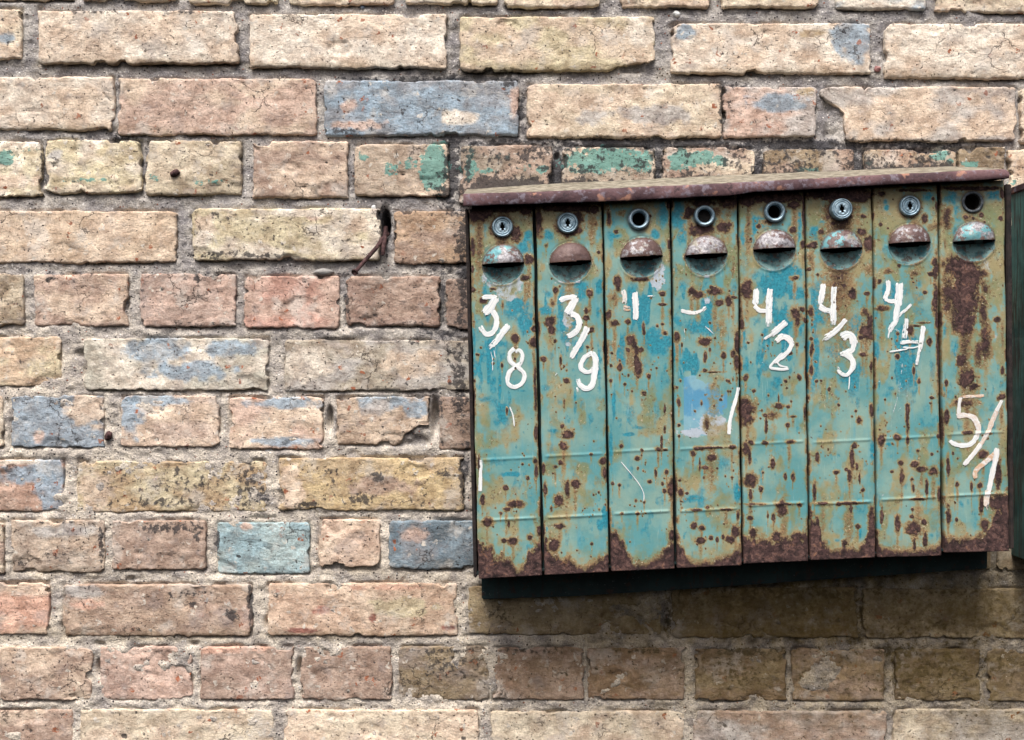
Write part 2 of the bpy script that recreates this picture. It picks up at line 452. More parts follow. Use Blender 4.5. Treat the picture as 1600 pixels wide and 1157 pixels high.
M_BRICK, M_MORTAR, M_PAINT, M_HOOD, M_SCOOP = mat_brick(), mat_mortar(), mat_paint(), mat_hood(), mat_scoop()
M_LID, M_DARK, M_SIDE, M_ZINC = mat_lid(), mat_dark(), mat_side(), mat_zinc()
M_WHITE = mat_brush("white_brush_paint", (0.82, 0.84, 0.84), (0.55, 0.30, 0.13))
M_HOLE = mat_plain("shade_black_lock_bore", (0.006, 0.006, 0.007), (0.02, 0.018, 0.016))  # near-black: painted shade in keyholes and bores, some grime
M_RUST = mat_plain("rusty_iron", (0.03, 0.014, 0.016), (0.10, 0.055, 0.055), 200, 0.85, 0.1, 0.002)
M_CASE = mat_plain("blackened_casing_steel", (0.010, 0.009, 0.010), (0.034, 0.024, 0.022), 90, 0.75, 0.0, 0.0012)
M_OLDRING = mat_plain("tarnished_ring", (0.045, 0.055, 0.065), (0.12, 0.14, 0.16), 160, 0.55, 0.4)
PEB = {"white": mat_plain("white_pebble", (0.55, 0.58, 0.58), (0.72, 0.74, 0.74)),
       "slate": mat_plain("slate_pebble", (0.06, 0.09, 0.13), (0.16, 0.2, 0.26)),
       "grey": mat_plain("grey_pebble", (0.26, 0.255, 0.25), (0.36, 0.355, 0.34)),
       "red": mat_plain("red_pebble", (0.22, 0.09, 0.09), (0.36, 0.2, 0.19))}

# ------------------------------------------------------------------ stains on the wall, with painted shade below the boxes (photograph pixels)
#  kind, x, y, rx, ry, strength
STAIN_SHADE = [
    ('t', 8, 245, 14, 14, .9), ('t', 45, 235, 25, 6, .5), ('t', 140, 282, 40, 5, .62), ('t', 245, 278, 12, 8, .6), ('t', 330, 285, 35, 6, .6),
    ('t', 682, 262, 20, 34, 1.1), ('t', 568, 248, 8, 9, .7), ('t', 612, 262, 20, 12, .58), ('t', 640, 255, 18, 14, .62), ('t', 610, 272, 10, 6, .8), ('t', 655, 240, 14, 8, .5),
    ('t', 733, 262, 12, 28, .8), ('t', 760, 268, 16, 8, .62), ('t', 848, 265, 12, 9, .75), ('t', 820, 262, 18, 8, .5), ('t', 790, 245, 30, 7, .45),
    ('t', 950, 250, 60, 18, .95), ('t', 905, 265, 22, 10, .65), ('t', 1010, 252, 14, 20, .8),
    ('t', 1078, 248, 34, 16, .9), ('t', 1125, 252, 20, 10, .8), ('t', 1060, 262, 20, 8, .7),
    ('t', 1265, 266, 30, 6, .62), ('t', 1470, 240, 14, 10, .85), ('t', 1485, 252, 8, 6, .7), ('t', 1515, 258, 16, 7, .8), ('t', 1360, 258, 8, 14, .5), ('t', 1584, 284, 8, 6, .8),
    ('s', 706, 265, 12, 55, 1.0), ('s', 790, 293, 75, 13, 1.1), ('s', 760, 286, 44, 14, .8), ('s', 700, 300, 24, 20, .8), ('s', 900, 288, 60, 9, .9), ('s', 820, 245, 30, 16, .5), ('s', 1090, 282, 60, 9, .9), ('s', 1240, 275, 60, 9, .9), ('s', 1400, 265, 60, 8, .8), ('s', 700, 300, 20, 30, .8), ('s', 870, 262, 10, 45, .95), ('s', 1029, 262, 10, 40, .9),
    ('s', 960, 292, 60, 8, .7), ('s', 910, 275, 10, 10, .6), ('s', 975, 262, 10, 10, .6), ('s', 890, 238, 8, 10, .6), ('s', 1187, 258, 10, 30, .85),
    ('s', 1343, 258, 10, 26, .9), ('s', 1250, 262, 40, 10, .62), ('s', 1220, 250, 20, 10, .5), ('s', 1300, 240, 30, 8, .5), ('s', 1362, 256, 10, 14, .8),
    ('s', 1440, 255, 30, 10, .6), ('s', 1480, 262, 18, 12, .75), ('s', 1430, 228, 90, 9, .75), ('s', 1250, 226, 130, 9, .95), ('s', 1000, 224, 160, 9, .95), ('s', 780, 222, 60, 7, .7), ('s', 707, 225, 14, 12, .9),
    ('s', 750, 118, 60, 8, .95), ('s', 650, 122, 90, 6, .62), ('s', 795, 130, 18, 8, .8), ('s', 560, 122, 50, 5, .6), ('s', 815, 170, 8, 40, .75),
    ('s', 120, 214, 60, 7, .55), ('s', 190, 217, 25, 6, .7), ('s', 66, 250, 6, 40, .62), ('s', 226, 262, 5, 40, .55), ('s', 150, 19, 40, 4, .6), ('s', 285, 19, 30, 5, .6),
    ('s', 1150, 132, 30, 6, .6), ('s', 1128, 175, 5, 38, .8), ('s', 1310, 34, 40, 5, .5), ('s', 1420, 36, 40, 4, .45),
    ('s', 722, 420, 12, 110, .75), ('s', 718, 600, 12, 90, .7), ('s', 726, 740, 10, 80, .6), ('s', 700, 420, 34, 14, .6), ('s', 690, 520, 50, 8, .55), ('s', 600, 345, 12, 26, .9), ('s', 540, 203, 40, 7, .62), ('s', 590, 196, 30, 6, .5), ('s', 630, 170, 8, 12, .5),  # the blob on the nail hole is painted shade of the cavity
    ('s', 330, 427, 40, 5, .55), ('s', 100, 427, 60, 4, .5), ('s', 25, 424, 30, 5, .5), ('s', 80, 436, 12, 5, .8), ('s', 300, 437, 16, 5, .7),
    ('s', 330, 505, 70, 4, .5), ('s', 225, 470, 5, 30, .5), ('s', 540, 470, 5, 34, .6), ('s', 690, 470, 6, 40, .7), ('s', 610, 505, 60, 5, .5),
    ('s', 340, 398, 40, 6, .75), ('s', 400, 400, 60, 5, .6), ('s', 350, 340, 25, 8, .5), ('s', 590, 350, 10, 20, .6), ('s', 705, 345, 30, 10, .5), ('s', 710, 425, 25, 8, .65),
    ('s', 545, 375, 12, 8, .5), ('s', 430, 365, 90, 25, .36), ('s', 290, 752, 130, 28, .46), ('s', 390, 760, 30, 35, .6), ('s', 180, 735, 40, 10, .5), ('s', 250, 785, 90, 8, .6), ('s', 410, 770, 10, 20, .7),
    ('s', 470, 790, 30, 6, .85), ('s', 560, 780, 60, 10, .6), ('s', 590, 745, 10, 8, .7), ('s', 520, 745, 14, 14, .5), ('s', 690, 740, 20, 10, .6), ('s', 640, 785, 60, 6, .5), ('s', 722, 760, 6, 40, .7),
    ('s', 650, 535, 70, 8, .5), ('s', 715, 560, 20, 30, .6), ('s', 705, 600, 20, 6, .5), ('s', 690, 630, 6, 24, .6), ('s', 560, 626, 40, 6, .4), ('s', 720, 690, 16, 16, .5),
    ('s', 275, 825, 45, 8, .8), ('s', 310, 830, 12, 20, .6), ('s', 85, 872, 30, 10, .5), ('s', 159, 850, 4, 36, .85), ('s', 30, 880, 10, 6, .6), ('s', 90, 817, 60, 3, .5),
    ('s', 340, 845, 4, 20, .8), ('s', 300, 930, 30, 10, .5), ('s', 362, 960, 12, 10, .85), ('s', 392, 950, 5, 35, .8), ('s', 220, 985, 90, 6, .4), ('s', 300, 945, 12, 6, .6),
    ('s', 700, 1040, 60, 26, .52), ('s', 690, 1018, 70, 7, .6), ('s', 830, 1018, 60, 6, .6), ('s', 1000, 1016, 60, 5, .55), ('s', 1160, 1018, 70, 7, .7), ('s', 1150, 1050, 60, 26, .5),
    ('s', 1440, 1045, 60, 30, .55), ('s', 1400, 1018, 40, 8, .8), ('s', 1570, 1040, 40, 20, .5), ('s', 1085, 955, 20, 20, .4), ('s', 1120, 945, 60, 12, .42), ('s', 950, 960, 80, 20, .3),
    ('o', 1250, 985, 330, 34, .95), ('o', 1250, 905, 330, 24, .95), ('o', 960, 1000, 120, 30, .75), ('o', 1500, 1040, 160, 70, .8), ('o', 1300, 1100, 300, 46, .6), ('o', 1540, 1110, 110, 60, .75), ('s', 1420, 1075, 200, 30, .40), ('o', 900, 1040, 120, 40, .4), ('s', 1500, 1060, 120, 30, .4), ('s', 1250, 925, 250, 18, .45), ('s', 1430, 1000, 160, 40, .42), ('s', 1250, 960, 120, 40, .3), ('s', 1345, 960, 8, 36, .6), ('s', 1046, 960, 8, 36, .7), ('s', 1300, 930, 60, 5, .6), ('s', 1500, 925, 80, 5, .5), ('s', 1580, 955, 40, 30, .35),  # olive and soot here deepen the bank's shadow on the wall
    ('s', 640, 600, 60, 6, .35), ('s', 480, 605, 30, 5, .35), ('s', 1180, 190, 10, 20, .35), ('s', 1143, 170, 10, 18, .45),
    # olive moss below the boxes, also painting in their cast shade
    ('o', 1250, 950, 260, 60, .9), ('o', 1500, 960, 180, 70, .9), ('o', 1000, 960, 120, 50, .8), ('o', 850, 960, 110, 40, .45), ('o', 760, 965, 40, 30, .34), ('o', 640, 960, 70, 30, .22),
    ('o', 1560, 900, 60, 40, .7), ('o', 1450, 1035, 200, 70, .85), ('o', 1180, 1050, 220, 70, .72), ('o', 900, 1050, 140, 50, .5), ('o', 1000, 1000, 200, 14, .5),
    ('o', 120, 200, 90, 4, .5), ('o', 200, 100, 150, 5, .6), ('o', 500, 104, 150, 5, .55), ('o', 860, 110, 150, 6, .5), ('o', 1200, 114, 150, 6, .55), ('o', 1480, 120, 120, 5, .5),  # thin olive bands along the lower brick edges
    ('o', 80, 990, 90, 8, .4), ('o', 260, 995, 120, 7, .5), ('o', 560, 994, 150, 7, .5), ('o', 90, 895, 60, 7, .4), ('o', 560, 892, 60, 6, .4),
]

def stain_shade(X, Y):
    out = np.zeros((X.size, 3), np.float32)
    x = X.ravel(); y = Y.ravel()
    x0, x1, y0, y1 = x.min(), x.max(), y.min(), y.max()
    wob = fbm(x / 14, y / 14, 3, 3) * 0.55
    for k, cx, cy, rx, ry, s in STAIN_SHADE:
        if cx + 2.6 * rx < x0 or cx - 2.6 * rx > x1 or cy + 2.6 * ry < y0 or cy - 2.6 * ry > y1: continue
        d = np.sqrt(((x - cx) / rx) ** 2 + ((y - cy) / ry) ** 2) + wob
        c = s * np.exp(-0.62 * np.clip(d, 0, 9) ** 2)
        i = {'t': 0, 's': 1, 'o': 2}[k]
        out[:, i] = np.maximum(out[:, i], c)
    return out

# ------------------------------------------------------------------ the brick wall
ZB = float(wz(1330))
wall = empty("brick_wall", (0, 0, ZB), "weathered buff brick wall with grey mortar behind the mailboxes", "wall")

BUFF, PEACH, GREY, BLUE = (221, 205, 174), (222, 197, 168), (184, 180, 176), (142, 170, 192)
BROWN, PINK, YEL, OCH = (178, 150, 130), (210, 176, 156), (210, 196, 152), (188, 162, 116)
OLV, SALM, CREAM = (150, 130, 92), (226, 172, 143), (230, 218, 198)
# xl, xr, yt, yb, colour A, colour B, share of B, soot, [patches: colour, x, y, rx, ry]
B = [
 # row 0
 (-30, 110, -86, -3, BUFF, PEACH, .4, .1), (130, 275, -85, -1, PEACH, BUFF, .4, .1), (295, 432, -82, 3, BUFF, YEL, .4, .15), (455, 612, -80, 4, PEACH, BUFF, .4, .1),
 (635, 775, -80, 4, BUFF, PEACH, .4, .1), (790, 935, -76, 9, PEACH, BUFF, .4, .1), (970, 1108, -76, 9, PEACH, BUFF, .4, .1), (1130, 1277, -74, 9, BUFF, PEACH, .4, .1),
 (1310, 1445, -72, 12, CREAM, BLUE, .5, .1), (1465, 1612, -70, 16, BUFF, PEACH, .3, .1),
 # row 1
 (-272, 31, 15, 90, BUFF, PEACH, .45, .05, [(BLUE, 8, 60, 14, 8)]), (62, 370, 19, 97, CREAM, PEACH, .5, .12), (392, 696, 24, 104, CREAM, PEACH, .45, .16),
 (720, 1022, 27, 109, YEL, PEACH, .55, .12, [(CREAM, 1000, 50, 25, 20)]), (1050, 1360, 37, 113, PEACH, CREAM, .35, .12, [(BLUE, 1335, 62, 34, 32), (BLUE, 1072, 50, 20, 10), (OCH, 1270, 52, 20, 6)]), (1385, 1690, 38, 120, CREAM, PEACH, .45, .12),
 # row 2
 (-130, 175, 121, 201, PEACH, CREAM, .35, .05), (187, 491, 124, 208, PEACH, PINK, .5, .03), (508, 808, 127, 210, BLUE, (150, 160, 172), .35, .14, [(PINK, 560, 195, 40, 8), (PINK, 545, 165, 14, 10), (CREAM, 715, 185, 25, 12), (PINK, 805, 160, 10, 20)]),
 (825, 1127, 132, 213, PEACH, BUFF, .35, .08, [(GREY, 1020, 180, 60, 14), (GREY, 920, 185, 20, 12)]), (1132, 1274, 137, 212, PINK, GREY, .4, .14, [(OCH, 1258, 143, 14, 6), (BLUE, 1215, 160, 40, 14)]),
 (1292, 1586, 137, 218, PEACH, GREY, .42, .1), (1597, 1890, 140, 222, BUFF, PEACH, .4, .1),
 # row 3
 (-82, 62, 222, 305, CREAM, YEL, .5, .06, [(PEACH, 10, 285, 60, 10)]), (72, 218, 220, 300, YEL, CREAM, .45, .14, [(BUFF, 140, 294, 60, 8), (GREY, 84, 242, 10, 10)]), (230, 374, 222, 302, (188, 172, 140), BUFF, .4, .3),
 (397, 541, 222, 307, BROWN, PEACH, .35, .14), (556, 700, 227, 304, (182, 162, 138), PEACH, .3, .16), (721, 862, 229, 318, (160, 146, 126), BROWN, .4, .74), (880, 1021, 232, 318, (165, 150, 130), PEACH, .35, .58),
 (1037, 1178, 232, 318, BROWN, BUFF, .3, .62), (1195, 1333, 235, 318, BROWN, OLV, .4, .58), (1352, 1493, 235, 318, (176, 152, 118), BROWN, .4, .6), (1500, 1568, 232, 318, BROWN, OLV, .4, .3), (1578, 1720, 236, 318, (200, 172, 138), BUFF, .3, .2),
 # row 4
 (-40, 273, 331, 409, (217, 190, 156), PEACH, .4, .02), (303, 592, 327, 405, YEL, CREAM, .35, .3, [(PEACH, 320, 350, 16, 14), (CREAM, 318, 372, 14, 12), (PINK, 488, 337, 10, 8), (CREAM, 460, 333, 60, 6), (PEACH, 560, 350, 20, 14)]),
 (618, 920, 332, 409, (190, 156, 120), BROWN, .4, .24), (942, 1240, 332, 409, BROWN, BUFF, .4, .2), (1260, 1556, 332, 409, BROWN, BUFF, .4, .2), (1578, 1880, 332, 409, BROWN, BUFF, .4, .2),
 # row 5
 (-105, 36, 430, 507, (176, 156, 124), BUFF, .4, .22), (55, 197, 430, 507, (190, 160, 140), PEACH, .4, .12), (222, 365, 430, 507, (186, 158, 142), PINK, .35, .14), (383, 528, 433, 510, PINK, (204, 150, 130), .4, .08),
 (541, 686, 433, 508, (164, 134, 118), BROWN, .4, .18), (699, 840, 438, 512, (150, 124, 110), BROWN, .3, .25),
 # row 6
 (-205, 92, 528, 602, (208, 178, 142), YEL, .35, .04), (132, 418, 530, 608, (190, 186, 168), CREAM, .35, .04, [(BLUE, 245, 548, 45, 22), (BLUE, 300, 580, 60, 14), (BLUE, 360, 545, 40, 12)]), (447, 742, 533, 609, (178, 166, 144), GREY, .4, .12, [(CREAM, 480, 570, 40, 25), (PEACH, 650, 570, 40, 20)]),
 # row 7
 (-132, 3, 620, 697, BUFF, PEACH, .4, .1), (19, 160, 620, 697, BLUE, (150, 168, 184), .5, .06, [(PEACH, 138, 640, 32, 26), (PINK, 60, 685, 8, 12)]), (191, 340, 620, 696, (206, 180, 160), PEACH, .4, .04, [(BLUE, 203, 645, 18, 40), (BLUE, 230, 626, 60, 9)]),
 (360, 503, 622, 700, PEACH, PINK, .4, .06, [(BLUE, 450, 629, 60, 8), (BLUE, 440, 690, 40, 7)]), (528, 668, 622, 693, (190, 164, 136), PEACH, .35, .12, [(BLUE, 600, 630, 40, 14), (BLUE, 648, 640, 24, 16), (GREY, 590, 640, 20, 14)]), (688, 830, 622, 700, (166, 140, 120), BROWN, .35, .22),
 # row 8
 (-205, 97, 720, 797, (192, 152, 128), BROWN, .35, .06, [(BLUE, 80, 745, 22, 60), (BLUE, 40, 740, 40, 14), (CREAM, 20, 722, 30, 5)]), (122, 415, 722, 798, (196, 166, 118), YEL, .5, .36, [(PEACH, 150, 770, 24, 30)]), (438, 723, 717, 795, OCH, (205, 178, 118), .45, .26, [(PEACH, 455, 760, 18, 40), (BROWN, 600, 760, 50, 14)]),
 # row 9
 (-132, 4, 818, 895, BROWN, BUFF, .3, .2), (20, 162, 815, 892, (190, 170, 150), PEACH, .35, .2, [(GREY, 110, 830, 50, 10)]), (177, 320, 815, 888, (172, 146, 126), BROWN, .35, .18), (341, 482, 818, 895, (136, 174, 186), (160, 188, 190), .4, .06, [(PINK, 385, 823, 14, 5)]),
 (500, 592, 813, 887, (212, 182, 156), PEACH, .4, .05), (610, 752, 815, 888, (118, 142, 158), (98, 122, 138), .4, .12, [(PINK, 650, 835, 20, 10)]),
 # row 10
 (-222, 75, 912, 990, SALM, PEACH, .35, .02), (100, 392, 915, 993, (190, 162, 136), BROWN, .4, .22, [(SALM, 135, 945, 22, 8), (PINK, 385, 965, 12, 16), (GREY, 125, 925, 40, 8)]), (421, 713, 913, 992, (210, 176, 146), PEACH, .35, .08, [(YEL, 630, 950, 50, 14), (SALM, 610, 918, 60, 4), ((140, 70, 60), 582, 967, 6, 9), ((190, 120, 100), 505, 955, 12, 8), ((150, 80, 70), 470, 985, 22, 4), ((150, 80, 70), 700, 982, 10, 4)]),
 (733, 1032, 917, 990, OLV, (170, 150, 108), .4, .1), (1052, 1338, 920, 995, OLV, (158, 130, 80), .4, .16), (1350, 1642, 922, 995, (176, 156, 116), OLV, .4, .12),  # bricks below the box: base colours carry part of its shade
 # row 11
 (2, 142, 1012, 1092, (180, 152, 130), PEACH, .35, .1), (158, 298, 1012, 1092, (190, 160, 144), PINK, .35, .06), (315, 457, 1012, 1092, (190, 160, 142), BROWN, .3, .12, [(SALM, 360, 1016, 60, 5)]), (472, 610, 1012, 1092, (170, 142, 122), BROWN, .4, .16),
 (625, 762, 1012, 1092, (148, 130, 110), OLV, .4, .34), (773, 911, 1014, 1092, (158, 128, 104), BROWN, .4, .16), (920, 1068, 1014, 1092, (160, 126, 92), BROWN, .4, .18), (1088, 1227, 1016, 1094, (140, 112, 84), OLV, .4, .36), (1240, 1380, 1016, 1094, (172, 142, 104), BROWN, .4, .14),
 (1400, 1530, 1016, 1094, (130, 108, 86), OLV, .4, .4), (1545, 1690, 1016, 1094, (140, 118, 90), OLV, .4, .3), (-158, -16, 1012, 1092, BROWN, BUFF, .4, .1),
]
# the courses go on past the picture and behind the boxes
def fill_row(yt, yb, start, length, lo, hi, skip):
    x = start
    while x < hi:
        if x + length > lo and not any(a < x + length - 6 and x + 6 < b for a, b in skip):
            B.append((x, min(x + length, hi), yt + rnd.uniform(-2, 2), yb + rnd.uniform(-2, 2), rnd.choice([BUFF, PEACH, BROWN, OCH, PINK]), rnd.choice([BUFF, PEACH, GREY]), .4, rnd.uniform(.05, .25)))
        x += length + rnd.uniform(14, 26)
LO, HI = -520, 2320
rows = [(-84, 3, 140), (26, 106, 300), (130, 210, 300), (228, 312, 140), (330, 409, 298), (433, 508, 141), (531, 607, 290), (621, 697, 141), (719, 797, 290), (815, 890, 140), (914, 992, 290), (1013, 1092, 138)]
known = list(B)
for yt, yb, ln in rows:
    sk = [(b[0], b[1]) for b in known if abs((b[2] + b[3]) / 2 - (yt + yb) / 2) < 30]
    a, c = min(s[0] for s in sk), max(s[1] for s in sk)
    n = int((a - LO) // (ln + 20))
    x = a - 20 - ln
    while x > LO - ln:
        fill_row(yt, yb, x, ln, LO, min(x + ln + 1, HI), []); x -= ln + 20
    fill_row(yt, yb, c + 18, ln, LO, HI, [])
fill_row(-185, -103, LO, 300, LO, HI, [])
fill_row(1112, 1192, -500, 298, LO, HI, [])
fill_row(1213, 1290, -510, 141, LO, HI, [])
B = [b for b in B if b[1] - b[0] > 25]

def brick(b, k):
    xl, xr, yt, yb, cA, cB, share, soot = b[:8]
    patches = b[8] if len(b) > 8 else []
    fine = xr > -20 and xl < 1620 and yb > -10 and yt < 1170 and not (xl > 760 and xr < 1560 and 325 < yt < 860)
    q = np.random.default_rng(100 + k)
    xl, xr, yt, yb = xl - 1.8, xr + 1.8, yt - 1.2, yb + 2.2
    W, H = xr - xl, yb - yt
    if fine: a = np.array([0, .9, 2, 3.6, 5.8, 8.6]); step = 2.9
    else: a = np.array([0, 3, 8.6]); step = 13
    us = np.concatenate([a, np.linspace(8.6, W - 8.6, max(3, int((W - 17) / step)))[1:-1], W - a[::-1]])
    vs = np.concatenate([a, np.linspace(8.6, H - 8.6, max(3, int((H - 17) / step)))[1:-1], H - a[::-1]])
    X, Y = np.meshgrid(us, vs)
    dl, dr, dt, db = X, W - X, Y, H - Y
    gx, gy = X + xl, Y + yt
    s = q.integers(0, 900)
    def edge(t, amp):
        e = amp * fbm(t / 26 + s, np.full_like(t, s * .37), 4, k % 7, 0.62)
        for _ in range(q.integers(0, 3)):
            p, w, dp = q.uniform(0, t.max()), q.uniform(3, 13), q.uniform(1.5, 6)
            e = e + dp * sstep(1.15, .75, np.abs(t - p) / w + .3 * vn(t / 3 + s, t * 0, 3))
        return e
    def corner(t, T):
        e = np.zeros_like(t)
        for dd, r in ((t, q.uniform(2, 7) + 12 * q.random() ** 5), (T - t, q.uniform(2, 7) + 12 * q.random() ** 5)):
            m = np.clip(1 - dd / r, 0, 1)
            e = e + r * 0.55 * (1 - np.sqrt(np.clip(1 - m * m, 0, 1)))
        return e
    jit = lambda t: 1.0 * vn(t / 4.3 + s, t * 0 + s, 10) + .6 * vn(t / 2.2, t * 0 + s, 11)
    el = edge(Y, 3.2) + jit(Y); er = edge(Y, 3.2) + jit(Y + 90); et = edge(X, 2.2) + corner(X, W) + .7 * jit(X + 200); eb = edge(X, 3.6) + corner(X, W) + jit(X + 400)
    fo = 8.0
    Xw = X + el * np.exp(-dl / fo) - er * np.exp(-dr / fo)
    Yw = Y + et * np.exp(-dt / fo) - eb * np.exp(-db / fo)
    if abs(xl + 1.8 - 1292) < 1:        # the brick with the long spur at its upper left
        Xw = Xw + (30 * sstep(18, 44, Y) - 9 * sstep(30, 8, Y)) * np.exp(-dl / 30)
    if abs(xl + 1.8 - 528) < 1:         # broken lower right corner
        Yw = Yw - 34 * sstep(92, 132, X) * np.exp(-db / 20)
    if abs(xl + 1.8 - 720) < 1 and yt < 40:
        Yw = Yw - 14 * sstep(225, 285, X) * np.exp(-db / 12)
    if abs(xl + 1.8 - 500) < 1 and yt > 800: Yw = Yw - 3 * np.exp(-db / 10)
    r = q.uniform(1.5, 3.4)
    dmin = np.minimum(np.minimum(dl, dr), np.minimum(dt, db))
    base = q.uniform(-1.2, 1.8)
    h = base + q.uniform(-1, 1) * (X / W - .5) + q.uniform(-1.2, 1.2) * (Y / H - .5)
    h = h + 1.3 * fbm(gx / 55, gy / 40, 3, k % 5) + 0.8 * fbm(gx / 15, gy / 9, 3, 4 + k % 5) + 0.45 * vn(gx / 4.2, gy / 3.2, 9)
    h = h - q.uniform(.9, 2.2) * np.clip(1 - dmin / r, 0, 1) ** 2
    h = h - q.uniform(.0, .7) * np.clip(1 - db / 9, 0, 1) ** 2
    pitm = np.zeros_like(X)
    if fine:
        for _ in range(int(q.integers(4, 10) + soot * 34)):
            px_, py_, pr = q.uniform(4, W - 4), q.uniform(4, H - 4), q.uniform(1.1, 2.2) + 2.6 * q.random() ** 5
            g_ = np.exp(-(((X - px_) / (pr * q.uniform(.8, 1.8))) ** 2 + ((Y - py_) / pr) ** 2 + .35 * fbm(gx / 4, gy / 4, 2, 13)))
            h = h - q.uniform(.8, 2.8) * g_
            pitm = np.maximum(pitm, q.uniform(.3, 1.0) * g_)
        for _ in range(int(q.choice([0, 0, 1, 1, 2]))):      # cracks
            p = np.array([q.uniform(10, W - 10), q.choice([q.uniform(0, 12), q.uniform(H * .3, H)])]); a_ = q.uniform(.2, 2.9) * (1 if p[1] < H / 2 else -1)
            dd = np.full(X.shape, 99.0)
            for _k in range(int(q.integers(4, 11))):
                a_ += q.normal(0, .45); p2 = p + 6.5 * np.array([math.cos(a_), math.sin(a_)])
                e_ = p2 - p; t_ = np.clip(((X - p[0]) * e_[0] + (Y - p[1]) * e_[1]) / 42.25, 0, 1)
                dd = np.minimum(dd, np.hypot(X - p[0] - t_ * e_[0], Y - p[1] - t_ * e_[1])); p = p2
            g_ = np.exp(-(dd / 1.5) ** 2)
            h = h - 1.7 * g_; pitm = np.maximum(pitm, .62 * g_)
        for _ in range(int(q.integers(1, 4))):    # flaked-off shallow areas
            px_, py_, pr = q.uniform(0, W), q.choice([q.uniform(0, H), q.uniform(-6, 8), q.uniform(H - 8, H + 6)]), q.uniform(7, 24)
            dd = np.sqrt(((X - px_) / (pr * 1.6)) ** 2 + ((Y - py_) / pr) ** 2) + 0.4 * fbm(gx / 12, gy / 12, 3, 5)
            h = h - q.uniform(.7, 2.3) * sstep(1.0, .9, dd)
    px, py = Xw + xl, Yw + yt
    V = np.stack([wx(px).ravel(), (-h * 0.001).ravel(), wz(py).ravel()], -1)
    # colour
    A_, B_ = soft(cA), soft(cB)
    f = sstep(.5 - share * .5, .95 - share * .5, .5 + .9 * fbm(gx / 46 + s, gy / 26, 4, k % 6)).ravel()[:, None] * 0.85
    c = A_ * (1 - f) + B_ * f
    wob = (fbm(gx / 13, gy / 10, 4, 8) * 0.75).ravel()
    for pc, cx, cy, rx, ry in patches:
        d = np.sqrt(((gx - cx) / rx) ** 2 + ((gy - cy) / ry) ** 2).ravel() + wob
        m = (sstep(1.25, .8, d) * .9)[:, None]
        c = c * (1 - m) + soft(pc) * m
    c = c * (1 + 0.08 * q.uniform(-1, 1))
    mk = stain_shade(gx, gy)
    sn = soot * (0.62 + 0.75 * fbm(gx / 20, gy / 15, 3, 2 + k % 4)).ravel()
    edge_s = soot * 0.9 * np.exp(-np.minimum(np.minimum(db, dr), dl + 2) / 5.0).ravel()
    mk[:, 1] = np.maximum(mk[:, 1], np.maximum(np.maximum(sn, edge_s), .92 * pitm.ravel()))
    F = grid_faces(*X.shape)
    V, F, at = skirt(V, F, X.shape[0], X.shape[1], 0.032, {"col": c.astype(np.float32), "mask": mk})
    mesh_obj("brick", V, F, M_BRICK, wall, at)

for k, b in enumerate(B): brick(b, k)

# mortar: one uneven sheet behind and between the bricks
HOLES = [(515, 655, 5, 20, 18), (680, 652, 7, 27, 24), (602, 350, 6.5, 21, 40), (595, 376, 7, 9, 10), (1129, 160, 4, 26, 8), (227, 281, 6, 7, 10), (300, 340, 6, 8, 6),
         (128, 553, 10, 7, 8), (155, 1045, 6, 12, 14), (468, 1045, 5, 16, 14), (155, 1007, 8, 4, 8), (304, 1007, 8, 4, 8), (98, 978, 6, 6, 6), (3, 1058, 6, 10, 10), (1183, 965, 4, 10, 5),
         (870, 245, 5, 6, 8), (412, 810, 20, 3, 4), (1040, 965, 4, 22, 7), (418, 975, 6, 10, 10), (205, 905, 6, 4, 6), (695, 30, 6, 6, 8), (60, 15, 6, 8, 6), (560, 622, 10, 4, 4)]
xs = np.concatenate([np.arange(LO, -10, 20), np.arange(-10, 1610, 2.6), np.arange(1610, HI + 1, 20)])
ys = np.concatenate([np.arange(-195, -6, 20), np.arange(-6, 1164, 2.6), np.arange(1164, 1331, 20)])
X, Y = np.meshgrid(xs.astype(float), ys.astype(float))
low = sstep(150, 700, Y - 0.25 * X)
rec = 6.2 * (1 - low) + 1.6 * low
dist = np.full(X.shape, 99.0)
for b in B:
    iy = np.where((ys > b[2] - 14) & (ys < b[3] + 14))[0]; ix = np.where((xs > b[0] - 14) & (xs < b[1] + 14))[0]
    if not len(iy) or not len(ix): continue
    w_ = np.ix_(iy, ix); xx, yy = X[w_], Y[w_]
    dx = np.maximum(np.maximum(b[0] - xx, xx - b[1]), 0); dy = np.maximum(np.maximum(b[2] - yy, yy - b[3]), 0)
    # the crack is wider under a brick than over it
    below = (yy > b[3]) * 1.6
    dist[w_] = np.minimum(dist[w_], np.hypot(dx, dy) - below)
rec = rec + 5.5 * np.exp(-(np.clip(dist, 0, 99) / 3.4) ** 2) * sstep(-.25, .35, fbm(X / 42, Y / 30, 4, 11))
rec = rec + 3.2 * fbm(X / 38, Y / 22, 5, 1, .6) + 1.8 * fbm(X / 11, Y / 8, 3, 6) + 0.6 * vn(X / 3.4, Y / 3.4, 12)
for cx, cy, rx, ry, dp in HOLES:
    rec = rec + dp * np.exp(-(((X - cx) / rx) ** 2 + ((Y - cy) / ry) ** 2) ** 1.5)
V = np.stack([wx(X).ravel(), (rec * 0.001).ravel(), wz(Y).ravel()], -1)
cg, cb_ = lin((174, 171, 169)), lin((207, 199, 188))
f = np.clip(low + 0.35 * fbm(X / 120, Y / 60, 3, 2), 0, 1).ravel()[:, None]
c = cg * (1 - f) + cb_ * f
mk = stain_shade(X, Y)
mesh_obj("mortar", V, grid_faces(*X.shape), M_MORTAR, wall, {"col": c.astype(np.float32), "mask": mk})

